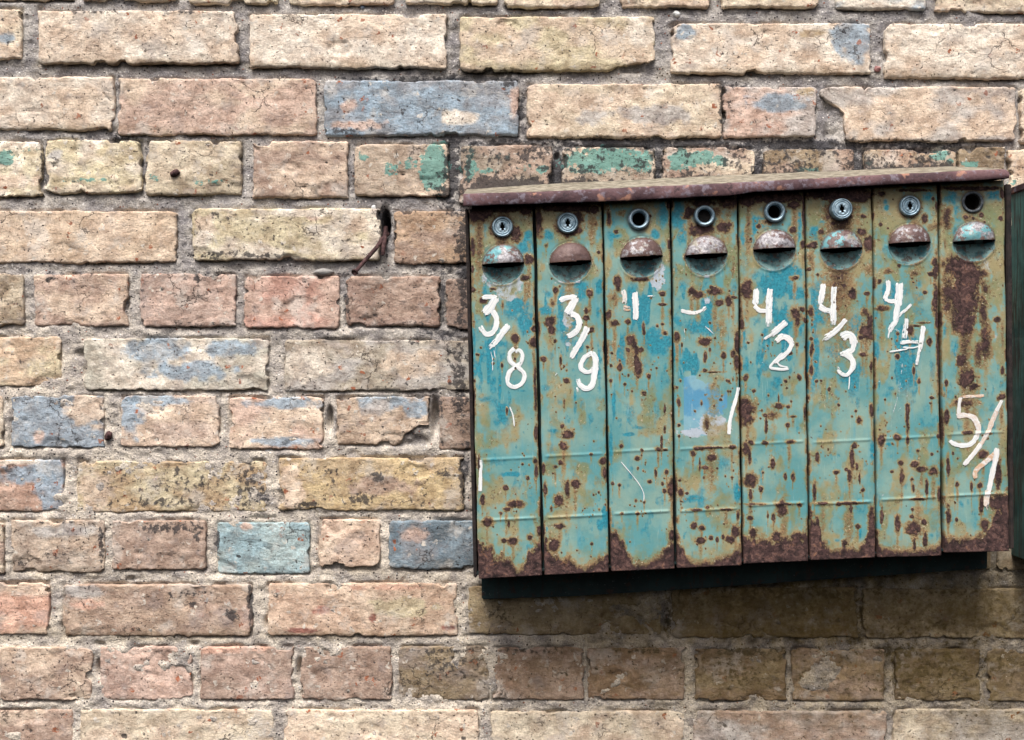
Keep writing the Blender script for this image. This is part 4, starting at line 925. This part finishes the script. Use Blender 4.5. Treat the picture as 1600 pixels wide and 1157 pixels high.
# brushed numbers: strokes per door, in zoom-frame coordinates: frame, width px, dryness, stain, points
STROKES = {
 0: [('A', 7.5, .0, 0, "178,133 235,128 292,132"), ('A', 13, .0, 0, "285,140 250,200 195,262"), ('A', 9, .1, 0, "262,245 292,300 290,370 255,425 205,430 160,372"),
     ('A', 9.5, .1, 0, "388,358 330,440 285,500 232,548"), ('A', 7, .12, 0, "440,552 402,592 412,660 480,712 524,765 500,838 442,866 388,838 392,758 440,705 492,668 506,600 478,565 452,585"),
     ('E', 5, .0, 0, "122,305 119,400 117,492"), ('A', 1.6, .3, 0, "248,575 262,650 262,740"), ('A', 1.4, .3, 0, "272,565 285,640"), ('A', 2.2, .1, 0, "402,1030 428,1100 440,1190")],
 1: [('A', 8, .0, 0, "815,155 870,135 950,128"), ('A', 11, .0, 0, "945,140 915,195 870,262"), ('A', 10, .1, 0, "905,262 955,290 975,350 945,415 880,452"), ('A', 9.5, .0, 0, "1040,378 985,490 905,625"),
     ('A', 7.5, .1, 0, "1085,588 1020,620 985,690 1010,735 1065,740 1100,700"), ('A', 9, .05, 0, "1082,585 1108,640 1098,760 1080,850 1030,880 985,855 958,805"), ('A', 4, .35, 0, "955,870 962,910 968,945"),
     ('A', 1.6, .3, 0, "775,775 795,750 815,745"), ('A', 1.4, .35, 0, "770,795 810,792"), ('A', 1.4, .4, 0, "690,780 695,860 705,920"), ('A', 4, .45, 0, "828,415 850,425"), ('A', 5, .5, 0, "860,515 895,512")],
 2: [('B', 9, .15, .3, "178,75 192,130 188,182"), ('B', 9, .0, 0, "275,92 280,200 280,312"), ('B', 10, .25, .8, "180,215 210,225 235,222"), ('B', 2.2, .25, 0, "378,122 440,118"), ('E', 1.4, .2, 0, "965,315 1060,430 1100,500 1103,555")],
 3: [('B', 7, .2, .05, "655,240 700,250 760,258 820,245 858,215"), ('B', 9, .4, .1, "850,160 880,150 895,160"), ('B', 3, .5, 0, "870,235 900,245"), ('B', 5.5, .0, 0, "1124,872 1105,960 1075,1060 1050,1160"), ('F', 5.5, 0, 0, "548,35 540,90 536,150"), ('B', 1.8, .3, .2, "680,390 684,440 678,500"), ('B', 1.8, .3, 0, "848,365 880,395 918,432")],
 4: [('C', 10, .02, 0, "165,65 165,130 158,190"), ('C', 7, .05, 0, "150,200 195,238 262,244"), ('C', 9.5, .15, 0, "280,65 268,150 266,260 258,370"), ('C', 3, .3, 0, "295,110 292,200 285,320 280,365"), ('C', 10, .06, 0, "408,332 350,385 290,435"), ('C', 5, .15, .1, "300,430 260,455 222,478"),
     ('C', 9.5, .05, .1, "330,490 375,455 430,470 462,510"), ('C', 8, .12, 0, "462,505 430,570 370,625 300,675"), ('C', 4.5, .1, 0, "380,590 320,650 280,700 300,715 370,722 430,718"), ('C', 3, .1, 0, "330,655 360,690 425,705")],
 5: [('C', 9.5, .12, 0, "718,25 705,100 692,185"), ('C', 9.5, .08, 0, "685,205 730,232 785,245"), ('C', 9.5, .12, 0, "805,48 800,150 800,250 798,355"), ('C', 8.5, .08, 0, "900,312 850,375 790,430 720,468"),
     ('C', 12, .0, 0, "872,462 910,440 950,450 970,510"), ('C', 9, .05, 0, "972,490 955,560 905,585 858,602"), ('C', 9, .05, 0, "900,590 950,635 962,690 940,740"), ('C', 6, .15, 0, "955,720 910,768 855,750 832,705"), ('C', 2, .15, 0, "932,780 930,840 924,888"), ('C', 1.5, .3, 0, "720,470 705,492"), ('C', 1.5, .4, 0, "640,360 720,350 790,345")],
 6: [('D', 7.5, .05, 0, "248,-5 252,60 232,120 222,145"), ('D', 7, .08, 0, "222,142 265,162 320,160"), ('D', 12, .05, 0, "342,20 340,110 330,200"), ('D', 9, .12, 0, "325,190 315,270 310,330 275,380 262,410"), ('D', 6, .25, 0, "440,190 395,235 350,270 318,320"), ('D', 3, .2, 0, "268,390 256,430 250,465"),
     ('D', 6, .3, 0, "395,305 385,380 372,480"), ('D', 3, .2, 0, "410,310 405,400 395,470"), ('D', 6, .2, 0, "350,505 420,495 500,500"), ('D', 3, .15, 0, "370,540 450,545 510,530"), ('D', 8.5, .1, 0, "540,370 525,460 510,560"), ('D', 6, .2, 0, "505,560 495,620 482,685"), ('D', 2.6, .2, 0, "262,578 330,568 420,552"),
     ('D', 4, .55, 0, "362,660 345,800 330,940 300,1060 258,1145"), ('D', 4, .45, 0, "398,935 370,1020 325,1075"), ('G', 4, .5, 0, "372,5 350,60 332,118"), ('D', 2.5, .4, 0, "280,370 320,400 360,425")],
 7: [('D', 5, .15, .75, "1035,938 960,942 900,945 840,955"), ('D', 6, .05, .15, "842,955 832,1020 830,1120"), ('G', 8, .05, .35, "752,42 800,35 850,50 880,105 870,170"), ('G', 7.5, .02, .02, "872,160 840,205 790,218 740,208 708,188"),
     ('D', 6, .05, .1, "1182,975 1140,1060 1095,1157"), ('G', 7, .05, .55, "990,10 960,80 930,150 880,230"), ('G', 7, .02, .15, "895,210 850,270 795,335"), ('G', 8.5, .05, .8, "985,262 930,310 865,370 862,415"), ('G', 8.5, .02, .1, "992,235 978,330 962,400 940,500"), ('G', 9.5, .02, .45, "938,490 930,540 926,582"), ('G', 1.2, .1, .4, "928,585 936,605")],
}

# which strokes make one figure: name and stroke numbers
GLYPH = {0: [("painted_digit", [0, 1, 2]), ("painted_slash", [3]), ("painted_digit", [4]), ("paint_smear", [5]), ("paint_drip", [6]), ("paint_drip", [7]), ("paint_drip", [8])],
         1: [("painted_digit", [0, 1, 2]), ("painted_slash", [3]), ("painted_digit", [4, 5]), ("paint_drip", [6]), ("paint_smear", [7]), ("paint_smear", [8]), ("paint_drip", [9]), ("paint_smear", [10]), ("paint_smear", [11])],
         2: [("painted_digit", [0]), ("painted_digit", [1]), ("paint_smear", [2]), ("paint_smear", [3]), ("paint_drip", [4])],
         3: [("painted_digit", [0]), ("paint_smear", [1]), ("paint_smear", [2]), ("painted_slash", [3, 4]), ("paint_smear", [5]), ("paint_smear", [6])],
         4: [("painted_digit", [0, 1, 2]), ("paint_smear", [3]), ("painted_slash", [4, 5]), ("painted_digit", [6, 7, 8]), ("paint_smear", [9])],
         5: [("painted_digit", [0, 1, 2]), ("painted_slash", [3]), ("painted_digit", [4, 5, 6, 7]), ("paint_drip", [8]), ("paint_drip", [9]), ("paint_smear", [10])],
         6: [("painted_digit", [0, 1, 2, 3]), ("painted_slash", [4]), ("paint_smear", [5]), ("painted_digit", [6, 8, 10, 11]), ("paint_smear", [7]), ("paint_smear", [9]), ("paint_smear", [12]), ("paint_drip", [13]), ("paint_drip", [14]), ("paint_drip", [15]), ("paint_smear", [16])],
         7: [("painted_digit", [0, 1, 2, 3]), ("painted_slash", [4, 5, 6]), ("painted_digit", [7, 8, 9]), ("paint_drip", [10])]}

def cat(pts, step=1.3):
    P = [np.array(p) for p in pts]
    if len(P) == 2: P = [P[0], (P[0] + P[1]) / 2, P[1]]
    Q = [2 * P[0] - P[1]] + P + [2 * P[-1] - P[-2]]
    out = []
    for a, b, c, d in zip(Q, Q[1:], Q[2:], Q[3:]):
        n = max(2, int(np.linalg.norm(c - b) / step))
        for t in np.linspace(0, 1, n, endpoint=False):
            out.append(.5 * (2 * b + (c - a) * t + (2 * a - 5 * b + 4 * c - d) * t * t + (3 * b - a - 3 * c + d) * t ** 3))
    out.append(P[-1]); return np.array(out)

def door_u(i, x, y):
    t = np.clip((y - TOP[i][0]) / (BOT[i][0] - TOP[i][0]), 0, 1)
    l = GT[i] + (GB[i] - GT[i]) * t; r = GR[i] + (GC[i] - GR[i]) * t
    return (x - l) / (r - l)

def painted(i, parent):
    for name, ids in GLYPH[i]: painted_one(i, parent, name, ids)

def painted_one(i, parent, name, ids):
    VV, FF, UV, E = [], [], [], []
    n = 0
    for si in ids:
        fr, w, dry, stain, txt = STROKES[i][si]
        P = cat([Zp(fr, *map(float, q.split(','))) for q in txt.split()])
        T = np.gradient(P, axis=0); T /= np.linalg.norm(T, axis=1)[:, None] + 1e-9
        N = np.stack([-T[:, 1], T[:, 0]], -1)
        L = np.concatenate([[0], np.cumsum(np.linalg.norm(np.diff(P, axis=0), axis=1))])
        K = 9 if w > 4 else 5
        ac = np.linspace(-1, 1, K)
        m = len(P)
        A, LL = np.meshgrid(ac, L)
        ww = w * .545 * (1 + .22 * fbm(L / 7 + i * 3, np.full(m, si * 3.3), 3, si))[:, None] * (1 + .10 * vn(LL / 2.5, A * 1.2 + si, 5))
        endc = np.minimum(L, L[-1] - L)[:, None]
        ww = ww * np.clip(.72 + endc / (w * .30 + .01), 0, 1) if w > 3 else ww * np.clip(.4 + endc / 3, 0, 1)
        X = P[:, None, 0] + N[:, None, 0] * A * ww; Y = P[:, None, 1] + N[:, None, 1] * A * ww
        # ragged stroke ends
        rag = w * .26 * vn(A * 4.5 + si, np.zeros_like(A), 8)
        fe = np.exp(-endc / (w * .4 + .3)); sg = np.where(L < L[-1] / 2, -1, 1)[:, None]
        X = X + T[:, None, 0] * sg * rag * fe; Y = Y + T[:, None, 1] * sg * rag * fe
        u = np.clip(door_u(i, X, Y), 0, 1)
        h = door_height(i, X, Y, u) + .42 + .1 * (1 - A * A) + .05 * si
        VV.append(np.stack([wx(X, YD), YD - h * .001, wz(Y, YD)], -1).reshape(-1, 3))
        FF.append(grid_faces(m, K) + n); n += m * K
        UV.append(np.stack([LL + si * 90 + i * 700, A * (w / 9) + si * 4], -1).reshape(-1, 2))
        Rr = door_fields(i, X.ravel(), Y.ravel(), u.ravel())[0][:, 0].reshape(A.shape)
        dr = dry + .30 * sstep(.45, .8, Rr) * (dry < .3) + .22 * np.exp(-(L[-1] - LL) / (w * 1.2)) * (dry > 0) + np.zeros_like(A)
        E.append(np.stack([np.abs(A), dr, np.full_like(A, stain)], -1).reshape(-1, 3))
    mesh_obj(name, np.vstack(VV), np.vstack(FF), M_WHITE, parent, {"e": np.vstack(E).astype(np.float32)}, uv=np.vstack(UV))

LOOK = ["door painted 3/8 with a bare rusty top round its lock", "door painted 3/9 with rust blotches beside the 3", "door with a half worn 4 and an empty lock ring",
        "door with its number worn off and a scrap of blue label", "door painted 4/2 with an empty lock ring", "door painted 4/3 with a protruding rust-ringed lock", "door painted 4/4 with overlapping figures", "door painted 5/1 with a large bare rust patch"]

for i in range(8):
    nr, nc = 384, 70
    u, t = np.meshgrid(np.linspace(0, 1, nc), np.linspace(0, 1, nr))
    tl, tr, bl, br = (GT[i], TOP[i][0]), (GR[i], TOP[i][1]), (GB[i], BOT[i][0]), (GC[i], BOT[i][1])
    X = (tl[0] * (1 - u) + tr[0] * u) * (1 - t) + (bl[0] * (1 - u) + br[0] * u) * t
    Y = (tl[1] * (1 - u) + tr[1] * u) * (1 - t) + (bl[1] * (1 - u) + br[1] * u) * t
    x, y, uu = X.ravel(), Y.ravel(), u.ravel()
    # dented, not ruler straight, outer edges
    x2 = x + 1.7 * fbm(y / 70, np.zeros_like(y), 3, i) * np.exp(-np.minimum(uu, 1 - uu) * 12)
    a1, a2 = door_fields(i, x, y, uu)
    h = door_height(i, x, y, uu, a1[:, 0])
    V = np.stack([wx(x2, YD), YD - h * .001, wz(y, YD)], -1)
    F = grid_faces(nr, nc)
    fx, fy = x[F].mean(1), y[F].mean(1)
    cx, cy = SLOT[i]; yl = cy + SLO * (fx - cx)
    rx = np.abs(fx - cx) / 33.0
    r = np.hypot((fx - cx) / 33.0, (fy - yl) / np.where(fy < yl, 31.0, 32.0))
    gap = 4.6 * np.sqrt(np.clip(1 - rx ** 2, 0, 1))
    cut = (r < .985) & (fy > yl - .8) & (fy < yl + np.maximum(gap, .8))
    lk = np.hypot(fx - LOCK[i][0], fy - LOCK[i][1]) < 12.5
    hood = (r < 1.0) & (fy <= yl) & ~cut
    scoop = (r < 1.0) & (fy > yl) & ~cut
    body = ~(cut | lk | hood | scoop)
    at = {"a1": a1, "a2": a2}
    # sheet with folded-back edges
    Vb, Fb, Ab = V, F[body], at
    b = boundary_idx(nr, nc); n0 = len(V); k = len(b); j = np.arange(k); j2 = (j + 1) % k
    back = V[b].copy(); back[:, 1] = YD + .013
    Vb = np.vstack([V, back]); Fb = np.vstack([F[body], np.stack([b[j], b[j2], n0 + j2, n0 + j], -1)])
    darkening = a2[b].copy(); darkening[:, 0] = .85  # folded edges turn dark brown towards the back
    Ab = {"a1": np.vstack([a1, a1[b]]), "a2": np.vstack([a2, darkening])}
    Vq, Fq, Aq = sub_mesh(Vb, Fb, np.ones(len(Fb), bool), Ab)
    org = (float(wx((bl[0] + br[0]) / 2, YD)), YD, float(wz((bl[1] + br[1]) / 2, YD)))
    door = mesh_obj("door", Vq, Fq, M_PAINT, bank, Aq, origin=org, label=LOOK[i])
    # hood lip and rim get grime
    a2h = a2.copy()
    a2h[:, 1], a2h[:, 2] = [(.40, .30), (.15, .80), (.12, .55), (.10, .22), (.12, .36), (.46, .38), (.22, .50), (.42, .32)][i]
    rr = np.hypot((x - cx) / 33.0, (y - (cy + SLO * (x - cx))) / 31.0)
    a2h[:, 0] = np.maximum(.9 * np.exp(-np.abs((cy + SLO * (x - cx)) - y) / 2.2), .9 * sstep(.86, 1.0, rr))
    Vq, Fq, Aq = sub_mesh(V, F, hood, {"a1": a1, "a2": a2h}); mesh_obj("slot_hood", Vq, Fq, M_HOOD, door, Aq)
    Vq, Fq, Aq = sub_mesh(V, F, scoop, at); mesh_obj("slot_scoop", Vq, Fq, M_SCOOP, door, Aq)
    lx, ly = LOCK[i]
    if i in (0, 1, 6):
        V_, F_ = lathe(lx, ly, YD, [(16.6, -.6), (16.4, 1.6), (15.6, 3.2), (14.4, 4.0), (13.2, 3.9), (12.4, 3.0), (12.2, -2)])
        mesh_obj("lock_ring", V_, F_, M_ZINC, door)
        V_, F_ = keyed_core(lx, ly, YD, 12.3, 3.0, {0: 0.12, 1: 0.0, 6: 0.05}[i]); hole_faces(mesh_obj("lock_core", V_, F_, M_ZINC, door), 49)
    elif i == 5:
        V_, F_ = lathe(lx, ly, YD, [(17.5, -.6), (17.2, 2.5), (16.4, 7.5), (15.0, 9.0), (14.2, 9.0), (13.8, 8.2), (13.7, 2)])
        mesh_obj("lock_ring", V_, F_, M_ZINC, door)
        V_, F_ = keyed_core(lx, ly, YD, 13.8, 8.6, 0.18); hole_faces(mesh_obj("lock_core", V_, F_, M_ZINC, door), 49)
    elif i == 7:
        V_, F_ = lathe(lx, ly, YD, [(17.0, -.6), (16.8, .9), (16.0, 1.4), (13.6, 1.2), (12.6, .6), (12.4, -4)])
        mesh_obj("lock_ring", V_, F_, M_OLDRING, door); bore(lx, ly, YD, 12.5, .2, 24, door)
    else:
        V_, F_ = lathe(lx, ly, YD, [(16.8, -.6), (16.6, 2.0), (15.8, 4.0), (14.4, 5.0), (13.0, 5.0), (11.4, 4.0), (10.4, 2.4), (10.2, -4)])
        mesh_obj("lock_ring", V_, F_, M_ZINC, door); bore(lx, ly, YD, 10.3, 1.6, 22 if i != 3 else 5, door)
    painted(i, door)

def prism(name, poly, y0, y1, mat, parent, label=None):
    """outline in photograph pixels as seen on the plane y0, pushed back to y1"""
    n = len(poly)
    V = [W3(a, b, y0) for a, b in poly]
    V += [(p[0], y1, p[2]) for p in V]
    F = [tuple(range(n))] + [tuple(reversed(range(n, 2 * n)))] + [(i, i + n, (i + 1) % n + n, (i + 1) % n) for i in range(n)]
    o = mesh_obj(name, V, F, mat, parent, smooth=False, label=label)
    bm = bmesh.new(); bm.from_mesh(o.data)
    bmesh.ops.recalc_face_normals(bm, faces=bm.faces)
    bmesh.ops.bevel(bm, geom=bm.edges[:], offset=.0011, segments=2, affect='EDGES', clamp_overlap=True)
    bm.to_mesh(o.data); bm.free()
    return o

prism("back_plate", [(737, 314), (1544, 277), (1543, 889), (1330, 903), (1090, 920), (900, 932), (753, 937)], -.022, .004, M_DARK, bank)
prism("base_panel", [(744, 895), (1574, 853), (1574, 857), (744, 899)], -.094, -.0225, M_DARK, bank)
prism("side_panel", [(726.5, 326), (731.5, 326), (745.5, 903), (740, 903)], -.090, -.0225, M_CASE, bank)
prism("side_panel", [(1571.5, 288), (1580.5, 288), (1584.5, 858), (1577.5, 858)], -.096, -.0225, M_CASE, bank)
for i in range(7):
    prism("divider", [(GR[i] + .8, TOP[i][1] + 4), (GT[i + 1] - .8, TOP[i][1] + 4), (GB[i + 1] - .8, BOT[i][1] - 10), (GC[i] + .8, BOT[i][1] - 10)], -.083, -.0225, M_DARK, bank)

# lid: sloping sheet with a turned-down front lip
YL = -0.117
LX = np.concatenate([np.arange(724, 1577, 3.0), [1577.0]])
def ip(lst): a = np.array(lst, float); return np.interp(LX, a[:, 0], a[:, 1])
low = ip([(724, 323), (760, 321), (850, 318), (980, 314), (1060, 309.5), (1130, 306.5), (1160, 303), (1180, 300), (1250, 297), (1400, 288), (1500, 283.5), (1577, 279)])
top = ip([(724, 303), (850, 299.5), (980, 293), (1100, 288), (1200, 283), (1300, 277.5), (1400, 272), (1500, 267.5), (1565, 264), (1573, 265), (1577, 268)])
bak = ip([(724, 296), (850, 288), (980, 282), (1100, 276.5), (1200, 272.5), (1400, 265), (1500, 261.5), (1577, 260.5)])
low = low + .9 * fbm(LX / 26, LX * 0, 3, 3); top = top + .7 * fbm(LX / 30, LX * 0, 3, 5); bak = bak + 1.2 * fbm(LX / 34, LX * 0, 3, 6)
prof = []      # (y, px v, lichen)
zb = wz(bak, -.003); zt = wz(top, YL); zl = wz(low, YL)
dn = .45 * fbm(LX / 18, LX * 0, 3, 7) * .001
rows_ = [(-.003, zb - .0035, 1, 1), (-.003, zb, 1, 0)]
for f in np.linspace(.06, .94, 16): rows_.append((-.003 + (YL + .006 + .003) * f, zb + (zt + .0012 - zb) * f + .0012 * fbm(LX / 40, f * 5 + LX * 0, 3, 9), 1, 0))
rows_ += [(YL + .0055, zt + .0006, .45, 0), (YL + .0028, zt + .0003, .1, 0), (YL + .0008, zt - .0010, 0, 0), (YL, zt - .0028, 0, 0)]
for f in (.25, .5, .75): rows_.append((YL - .0008 * math.sin(math.pi * f), (zt - .0035) * (1 - f) + (zl + .001) * f, 0, 0))
rows_ += [(YL, zl + .001, 0, 0), (YL + .0006, zl, 0, 1), (YL + .0024, zl + .0002, 0, 1), (YL + .0030, zl + .002, 0, 1), (YL + .0034, zt - .004, 0, 1), (YL + .008, zt - .0030, 0, 1), (-.003, zb - .0035, 0, 1)]
V = []; A = []
for k, (yy, zz, li, dk) in enumerate(rows_):
    kx = (D + yy) / D * 0 + (D + YL) / D          # straight ends
    V.append(np.stack([(LX - 800) * S * kx, np.full_like(LX, yy) + (dn if 0 < k < len(rows_) - 1 else 0), np.broadcast_to(zz, LX.shape)], -1))
    A.append(np.tile([li, dk, 0], (len(LX), 1)))
nr, nc = len(rows_), len(LX)
V = np.vstack(V); A = np.vstack(A).astype(np.float32)
F = grid_faces(nr, nc)
# end flanges
ex = []
for col, sgn in ((0, -1), (nc - 1, 1)):
    base = len(V)
    xe = V[col][0]
    pts = [(-.003, float(zb[col]) - .001), (YL + .002, float(zt[col]) - .001), (YL + .002, float(zl[col])), (-.003, float(zb[col]) - .022)]
    add = [(xe - sgn * .0004, p[0], p[1]) for p in pts] + [(xe - sgn * .002, p[0], p[1]) for p in pts]
    V = np.vstack([V, add]); A = np.vstack([A, np.tile([0, .5, 0], (8, 1))]).astype(np.float32)
    ex += [[base, base + 1, base + 2, base + 3], [base + 7, base + 6, base + 5, base + 4]] + [[base + q, base + 4 + q, base + 4 + (q + 1) % 4, base + (q + 1) % 4] for q in range(4)]
F = np.vstack([F, np.array(ex)])
mesh_obj("lid", V, F, M_LID, bank, {"a1": A})

# ------------------------------------------------------------------ the neighbouring bank, only its left side in the picture
nb = empty("neighbour_mailbox_bank", (.648 + .2, -.05, float(wz(870))), "dark rust-streaked side of another mailbox bank cut off by the picture's right edge", "mailbox")
def boxw(name, x0, x1, y0, y1, z0, z1, mat, parent, slope=0.0):
    V = [(x, y, z + (slope if (y == y1 and z == z1) else 0)) for z in (z0, z1) for y in (y0, y1) for x in (x0, x1)]
    F = [(0, 2, 3, 1), (4, 5, 7, 6), (0, 1, 5, 4), (2, 6, 7, 3), (0, 4, 6, 2), (1, 3, 7, 5)]
    o = mesh_obj(name, V, F, mat, parent, smooth=False)
    bm = bmesh.new(); bm.from_mesh(o.data); bmesh.ops.recalc_face_normals(bm, faces=bm.faces)
    bmesh.ops.bevel(bm, geom=bm.edges[:], offset=.0015, segments=2, affect='EDGES', clamp_overlap=True)
    if "a1" not in o.data.attributes:
        bm.to_mesh(o.data)
        at = o.data.attributes.new("a1", 'FLOAT_COLOR', 'POINT')
        at.data.foreach_set("color", np.tile([.1, 0, 0, 1], len(o.data.vertices)).astype(np.float32))
    else: bm.to_mesh(o.data)
    bm.free(); return o
boxw("casing", .650, 1.010, -.098, .004, float(wz(868)), float(wz(303)), M_SIDE, nb)
boxw("lid", .6475, 1.014, -.116, .002, float(wz(305)), float(wz(294)), M_LID, nb)
boxw("front_panel", .655, 1.005, -.104, -.0985, float(wz(862)), float(wz(309)), M_PAINT, nb)
